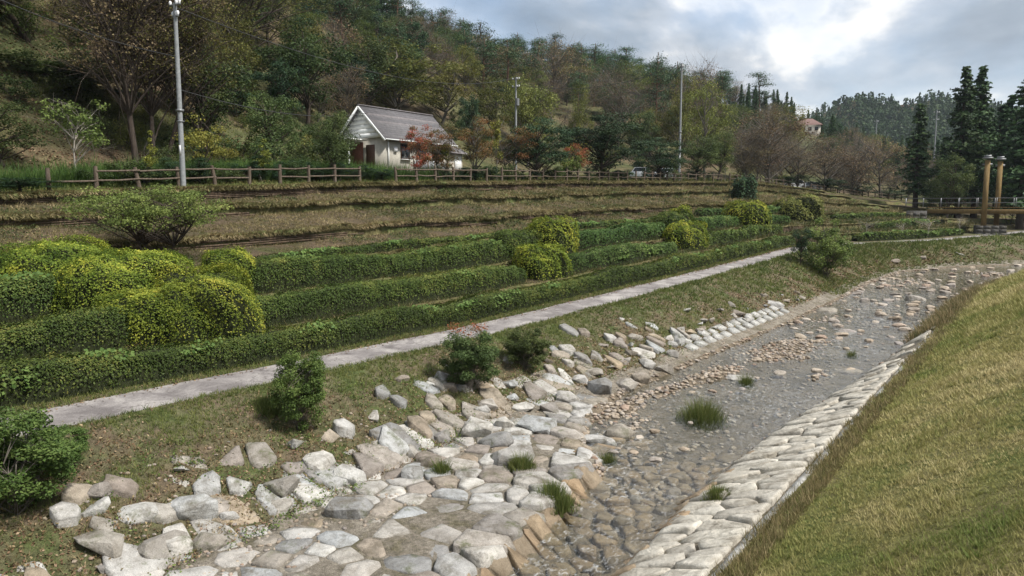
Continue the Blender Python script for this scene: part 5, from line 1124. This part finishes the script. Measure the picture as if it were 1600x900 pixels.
# --- pines standing out on the ridge
for px, r, ty, lab in ((1022, 150, 75, 'lone pine with bare trunk right of the ridge pines'), (1052, 175, 92, 'small flat topped pine beside the lone pine')):
    put('pine', px, r, ty, lab, 48)
put('olive', 625, 105, 58, 'largest yellow olive tree on the slope above the house', 190, var=0)
put('olive', 690, 115, 95, 'second yellow olive tree right of the largest one', 130, var=1)
put('brown', 545, 88, 95, 'pinkish brown bare tree above the house gable', 95, var=0)
put('brown', 500, 84, 105, 'brown bare tree left of the pinkish one above the house', 80, var=1)
put('brown', 865, 160, 52, 'wide russet tree below the ridge pines', 110, var=2)
put('bare', 965, 145, 105, 'broad grey brown bare tree below the lone pine', 110, var=0)
put('olive', 825, 112, 100, 'olive branching tree behind the transformer pole', 105, var=2)
put('olive', 905, 108, 130, 'slender olive tree right of the transformer pole', 50, var=0)
put('olive', 1100, 128, 130, 'olive tree with visible limbs right of the slim pole', 90, var=1)
put('olive', 1065, 140, 118, 'olive tree behind the slim pale pole', 80, var=0)
put('dark', 735, 104, 130, 'dark conical evergreen in the clearing', 40, var=1)
put('bare', 1085, 168, 92, 'grey bare tree on the skyline right of the lone pine', 90, var=1)
put('brown', 760, 150, 55, 'brown tree among the pines left of the ridge', 80, var=1)
put('yell', 905, 98, 205, 'small yellow olive tree behind the little red tree', 50)
# --- hillside wood
AREA = [('pine', 'green pine tree in the wood along the hill ridge'), ('green', 'green broadleaf tree in the hillside wood'), ('olive', 'olive green broadleaf tree in the hillside wood'), ('dark', 'dark evergreen tree in the hillside wood'), ('brown', 'russet brown tree in the hillside wood'), ('bare', 'grey brown leafless tree in the hillside wood'), ('cedar', 'dark conifer in the dense plantation on the far slope'), ('shrub', 'low green bush on the open hillside'), ('oshrub', 'low olive bush on the open hillside')]
LAB = dict(AREA); cnt = {k: 0 for k in LAB}
def pick(px, t):
    u = g.random()
    def ch(**kw):
        s = 0; tot = sum(kw.values())
        for k, v in kw.items():
            s += v/tot
            if u < s: return k
        return k
    if px < 330: return ch(brown=.28, olive=.30, green=.22, dark=.14, bare=.06)
    if px < 600: return ch(green=.32, dark=.34, olive=.14, brown=.12, pine=.08) if t < 0.75 else ch(pine=.45, dark=.35, green=.2)
    if px < 1060:
        if t > 0.72: return ch(pine=.70, dark=.15, brown=.10, green=.05)
        if t > 0.4: return ch(pine=.22, brown=.22, olive=.2, green=.16, dark=.12, bare=.08)
        return ch(olive=.2, green=.2, shrub=.25, oshrub=.15, dark=.1, bare=.1)
    if px < 1310: return (ch(cedar=.72, pine=.12, dark=.16) if px > 1150 else ch(pine=.4, brown=.25, bare=.2, dark=.15)) if t > 0.55 else ch(bare=.32, brown=.28, olive=.18, oshrub=.12, green=.1)
    return ch(bare=.3, brown=.28, olive=.14, cedar=.2, green=.08)
def zone_label(s, px, t):
    s = s.split(' in the ')[0].split(' on the ')[0]
    where = 'left of the grey utility pole' if px < 290 else 'between the grey pole and the house' if px < 540 else 'above the house' if px < 720 else 'above the red topped trees' if px < 860 else 'above the dark maples' if px < 1060 else 'beyond the slim pale pole' if px < 1180 else 'above the bare cherry row' if px < 1330 else 'left of the tall cedars' if px < 1480 else 'behind the tall cedars'
    return s+(' on the lower slope ' if t < 0.35 else ' halfway up the hill ' if t < 0.7 else ' near the ridge ')+where
nT = 11000; pxs = g.uniform(-160, 1640, nT); R0 = np.array([ray(p, 322) for p in pxs]); az = np.arctan2(R0[:, 0], R0[:, 1]); rb = I(az, _haz, _hrb); rr = I(az, _haz, _hrr)
lo = np.where(pxs < 330, 56, np.where(pxs < 640, rb+12, np.where(pxs < 1150, rb+2, 128))); hi = rr*1.10+6
rad_ = np.sqrt(lo**2+(hi**2-lo**2)*g.random(nT)); tt = (rad_-rb)/(rr-rb)
X = R0[:, 0]*rad_; Y = R0[:, 1]*rad_; Z = gz(X, Y); placed = [(a_, b_, c_) for a_, b_, c_ in TREES]
pa = np.array(placed)
for i in range(nT):
    k = pick(pxs[i], tt[i]); sm = k in ('shrub', 'oshrub')
    gap = 2.6 if sm else (3.0 if k == 'cedar' else (3.5 if k == 'pine' or tt[i] > 0.6 else (3.6 if pxs[i] < 600 else 4.4)))
    if pxs[i] > 640 and tt[i] < 0.4: gap *= 1.25
    if 620 < pxs[i] < 730 and rad_[i] < 84 or X[i] > xcr(Y[i])-7: continue
    if np.min(np.hypot(pa[:, 0]-X[i], pa[:, 1]-Y[i])-0.35*pa[:, 2]) < gap: continue
    if cnt[k] >= 290 or (1236 < pxs[i] < 1288 and 140 < rad_[i] < 262): continue
    h = {'pine': g.uniform(8.5, 13), 'green': g.uniform(7, 11), 'olive': g.uniform(7, 11), 'dark': g.uniform(5.5, 9.5), 'brown': g.uniform(7, 10.5), 'bare': g.uniform(6, 9), 'cedar': g.uniform(7, 10.5), 'shrub': g.uniform(1.6, 3.2), 'oshrub': g.uniform(1.5, 3)}[k]
    if pxs[i] > 1290 and k != 'cedar': h *= 0.75
    if tt[i] > 0.8 and pxs[i] > 620: h *= 0.85
    cnt[k] += 1; tree(k, (X[i], Y[i], Z[i]-0.15), h, zone_label(LAB[k], pxs[i], tt[i]), 'bush' if sm else 'tree', 'hillside wood '+k.replace('oshrub', 'olive bushes').replace('shrub', 'green bushes'), g.uniform(0.85, 1.2))
    pa = np.vstack([pa, (X[i], Y[i], 2.0)])
print('hillside trees', cnt, sum(cnt.values()))
# --- undergrowth on the near slope
nU = 2500; pxu = g.uniform(-120, 640, nU); R1 = np.array([ray(q, 322) for q in pxu]); ru = g.uniform(47, 95, nU); X = R1[:, 0]*ru; Y = R1[:, 1]*ru; Z = gz(X, Y); nu = 0; pu = np.zeros((1, 2))
for i in range(nU):
    if nu >= 150 or X[i] > xcr(Y[i])-6 or (530 < pxu[i] and ru[i] < 72) or np.min(np.hypot(pu[:, 0]-X[i], pu[:, 1]-Y[i])) < 2.6 or (pxu[i] < 230 and ru[i] < 53): continue
    k = 'shrub' if g.random() < 0.6 else 'oshrub'; nu += 1; pu = np.vstack([pu, (X[i], Y[i])])
    tree(k, (X[i], Y[i], Z[i]-0.1), g.uniform(1.2, 3.0), zone_label('low '+('green' if k == 'shrub' else 'olive')+' undergrowth bush', pxu[i], (ru[i]-45)/60), 'bush', 'undergrowth on the near hillside', g.uniform(0.9, 1.3))
# --- bushes just behind the fence
bl = [(30, 38.5, 275, 110, 'dark'), (260, 41, 262, 60, 'shrub'), (545, 52, 262, 60, 'shrub'), (600, 51, 262, 50, 'dark'), (735, 54, 262, 55, 'dark'), (770, 58, 258, 50, 'shrub'), (865, 62, 260, 50, 'shrub'), (970, 72, 262, 45, 'dark'), (470, 46, 250, 50, 'shrub'), (365, 41, 265, 50, 'shrub'), (150, 41, 265, 60, 'shrub'), (500, 47, 262, 45, 'dark'), (1085, 80, 262, 40, 'dark'), (1230, 112, 272, 60, 'dark'), (1290, 122, 278, 60, 'dark'), (1340, 132, 288, 55, 'dark'), (1390, 140, 296, 55, 'dark'), (1480, 122, 290, 60, 'shrub'), (1580, 125, 290, 60, 'oshrub')]
words_ = ['dark low hedge at the left end of the fence', 'leafy bush at the foot of the utility pole', 'leafy bush left of the house porch', 'dark bush in front of the house wall', 'dark bush right of the house behind the rails', 'green bush under the rusty trees', 'green bush beneath the first dark maple', 'dark bush left of the parked white car', 'green bush under the tree at the house end', 'green bush right of the leaning fence posts', 'green bush behind the pale stemmed tree', 'dark bush left of the porch behind the fence', 'dark bush at the base of the slim pale pole', 'dark bush at the fence bend under bare trees', 'dark bush behind the descending fence, first of three', 'dark bush behind the descending fence, middle of three', 'dark bush behind the descending fence, last before the cedar', 'green bush under the tall cedars', 'olive bush behind the bridge']
for (px, r, ty, w_, kd), lab in zip(bl, words_): put(kd, px, r, ty, lab, w_, 'bush', 'bushes behind the fence', name='shrub')
n_l = 0
for px in np.arange(215, 1120, 24.0):
    px = px+g.uniform(-8, 8); kd = 'dark' if g.random() < 0.55 else 'shrub'; rr_ = fence_r(px)+g.uniform(1.6, 3.0); P = at_dist(px, rr_); n_l += 1
    if 600 < px < 680: continue
    where = 'left of the grey pole' if px < 290 else 'between the grey pole and the house' if px < 560 else 'right of the house' if px < 790 else 'under the dark maples' if px < 990 else 'by the parked cars'
    tree(kd, P, g.uniform(0.9, 1.5), 'low '+('dark' if kd == 'dark' else 'green')+' hedge bush right behind the rails '+where, 'bush', 'low bushes lining the fence', g.uniform(1.3, 1.9), name='shrub')
# --- grassy mound by the house
n = 9000; q = g.normal(0, 1, (n, 2)); Pm = at_dist(400, 47); X = np.minimum(Pm[0]+q[:, 0]*2.2-q[:, 1]*0.6, -38.6); Y = Pm[1]+q[:, 1]*7; a = Acc(); a.blades(np.stack([X, Y, gz(X, Y)], -1), g.uniform(0.4, 1.2, n), 0.05, np.clip(g.normal(0.45, 0.2, n), 0, 1), g, 0.6, 6); a.build('tall_meadow_grass', L_BRIGHT, None, False, 'stuff')
# --- terrace tree, bank shrubs, saplings
def put_at(kind, px, py, top_py, label, wpx, cat='shrub', group=None, var=None, name=None):
    P = ground_hit(px, py); r = math.hypot(P[0], P[1]); h = ray(px, top_py)[2]*r-P[2]; L = PROTO[kind][0]; wid = (wpx*r/F/2)/(L[1]*h/L[0]*1.12)
    return tree(kind, P, h, label, cat, group, wid, None, name, var)
put_at('terrace', 236, 408, 286, 'low spreading dark green tree standing on the terraces at left', 225, 'tree', name='broadleaf_tree')
put_at('leafy', 472, 672, 546, 'bright green leafy shrub on the bank below the path', 100, var=0)
put_at('leafy', 735, 612, 512, 'dense green shrub with red tips beside the path', 105, var=1)
put_at('leafy', 820, 578, 508, 'smaller green shrub right of the red tipped one', 82, var=1)
put_at('leafy', 20, 800, 640, 'leafy green shrub at the left border below the path end', 170, var=0)
put_at('leafy', 90, 730, 668, 'small trailing shrub beside the left border shrub', 90, var=0)
Pr = ground_hit(735, 612); o = tree('redtip', Pr+np.array((-0.1, 0.2, 1.3)), 0.7, None, None, None, 1.3); host = [ob for ob in bpy.data.objects if ob.get('label', '').startswith('dense green shrub with red')][0]
inv = Matrix.LocRotScale(host.location, host.rotation_euler, host.scale).inverted()
for c in list(o.children): c.name = 'red_tips' if 'crown' in c.name else 'twigs'; c['kind'] = 'stuff'; c.parent = host; c.matrix_local = inv@Matrix.LocRotScale(o.location, o.rotation_euler, o.scale)
bpy.data.objects.remove(o)
put_at('twiggy', 1290, 432, 342, 'large olive twiggy shrub at the end of the near path', 82)
put_at('dark', 1251, 415, 350, 'narrow dark shrub left of the large twiggy shrub', 34, name='shrub')
for px, py, ty, w_, lab in ((1355, 372, 340, 34, 'bare sapling beside the far path, first from the twiggy shrub'), (1408, 374, 345, 26, 'thin bare sapling beside the far path, second from the shrub'), (1448, 372, 338, 42, 'pale bare sapling beside the far path near the abutment'), (1500, 368, 335, 24, 'thin bare sapling under the bridge deck')): put_at('sapling', px, py, ty, lab, w_, 'sapling', 'saplings beside the far path')
# ------------------------------------------------------------------ far wooded hills
hx = np.array([1150, 1230, 1290, 1320, 1345, 1390, 1420, 1450, 1500, 1540, 1600, 1750]); hyy = np.array([228, 208, 177, 164, 160, 169, 165, 161, 162, 171, 179, 186]); pxs = np.linspace(1150, 1750, 90); rads = np.linspace(380, 680, 26)
V = []
for p in pxs:
    rv = ray(p, float(I(p, hx, hyy))); zt = rv[2]*680
    for r in rads: t = (r-380)/300; V.append((rv[0]*r, rv[1]*r, 4+(zt-4)*(0.25*t+0.75*t*t)*(1+0.0)+(1-t)*0))
V = np.array(V); V[:, 2] += 7*fbm(V[:, 0], V[:, 1], 60, 71)*np.clip((V[:, 2]-4)/40, 0, 1)
i = (np.arange(89)[:, None]*26+np.arange(25)[None]).ravel(); mesh_np('far_hills', V, [np.stack([i, i+26, i+27, i+1], 1)], G_HILL, None, True, None, 'structure')
a = Acc(); Vg = V.reshape(90, 26, 3)
for _ in range(5200):
    u = g.uniform(0, 88.99); v = g.uniform(2, 24.99); i0, j0 = int(u), int(v); P = Vg[i0, j0]*(1-(u-i0))*(1-(v-j0))+Vg[i0+1, j0]*(u-i0)*(1-(v-j0))+Vg[i0, j0+1]*(1-(u-i0))*(v-j0)+Vg[i0+1, j0+1]*(u-i0)*(v-j0)
    h = g.uniform(5, 10); con = g.random() < 0.6; n = 34; f_ = g.random(n)**(0.8 if con else 0.6); wmax = h*(g.uniform(0.16, 0.24) if con else g.uniform(0.28, 0.42)); w_ = wmax*((1-f_) if con else np.sqrt(np.clip(1-(2*f_-1)**2, 0, 1))); t = g.uniform(0, 6.3, n)
    nr = np.column_stack([np.cos(t), np.sin(t), np.full(n, 0.5)]); a.leaves(P+np.column_stack([np.cos(t)*w_, np.sin(t)*w_, f_*h]), nr, 1.7, np.clip(g.normal(0.4, 0.15)+g.normal(0, 0.12, n), 0, 1), g, 0.8, 0.4)
a.build('far_wood', L_CEDAR, None, False, 'stuff')
# ------------------------------------------------------------------ air
def haze(d):
    m = bpy.data.materials.new('thin_haze'); m.use_nodes = True; t = m.node_tree; t.nodes.clear(); o = N('ShaderNodeOutputMaterial', t); v = N('ShaderNodeVolumePrincipled', t)
    v.inputs['Color'].default_value = (0.80, 0.88, 1.0, 1); v.inputs['Density'].default_value = d; v.inputs['Anisotropy'].default_value = 0.2; t.links.new(v.outputs[0], o.inputs['Volume'])
    a = Acc(); box_geo(a, (0, 0, 70), (5200, 5200, 162)); a.build('haze', m, None, False, 'stuff')
haze(0.00012)
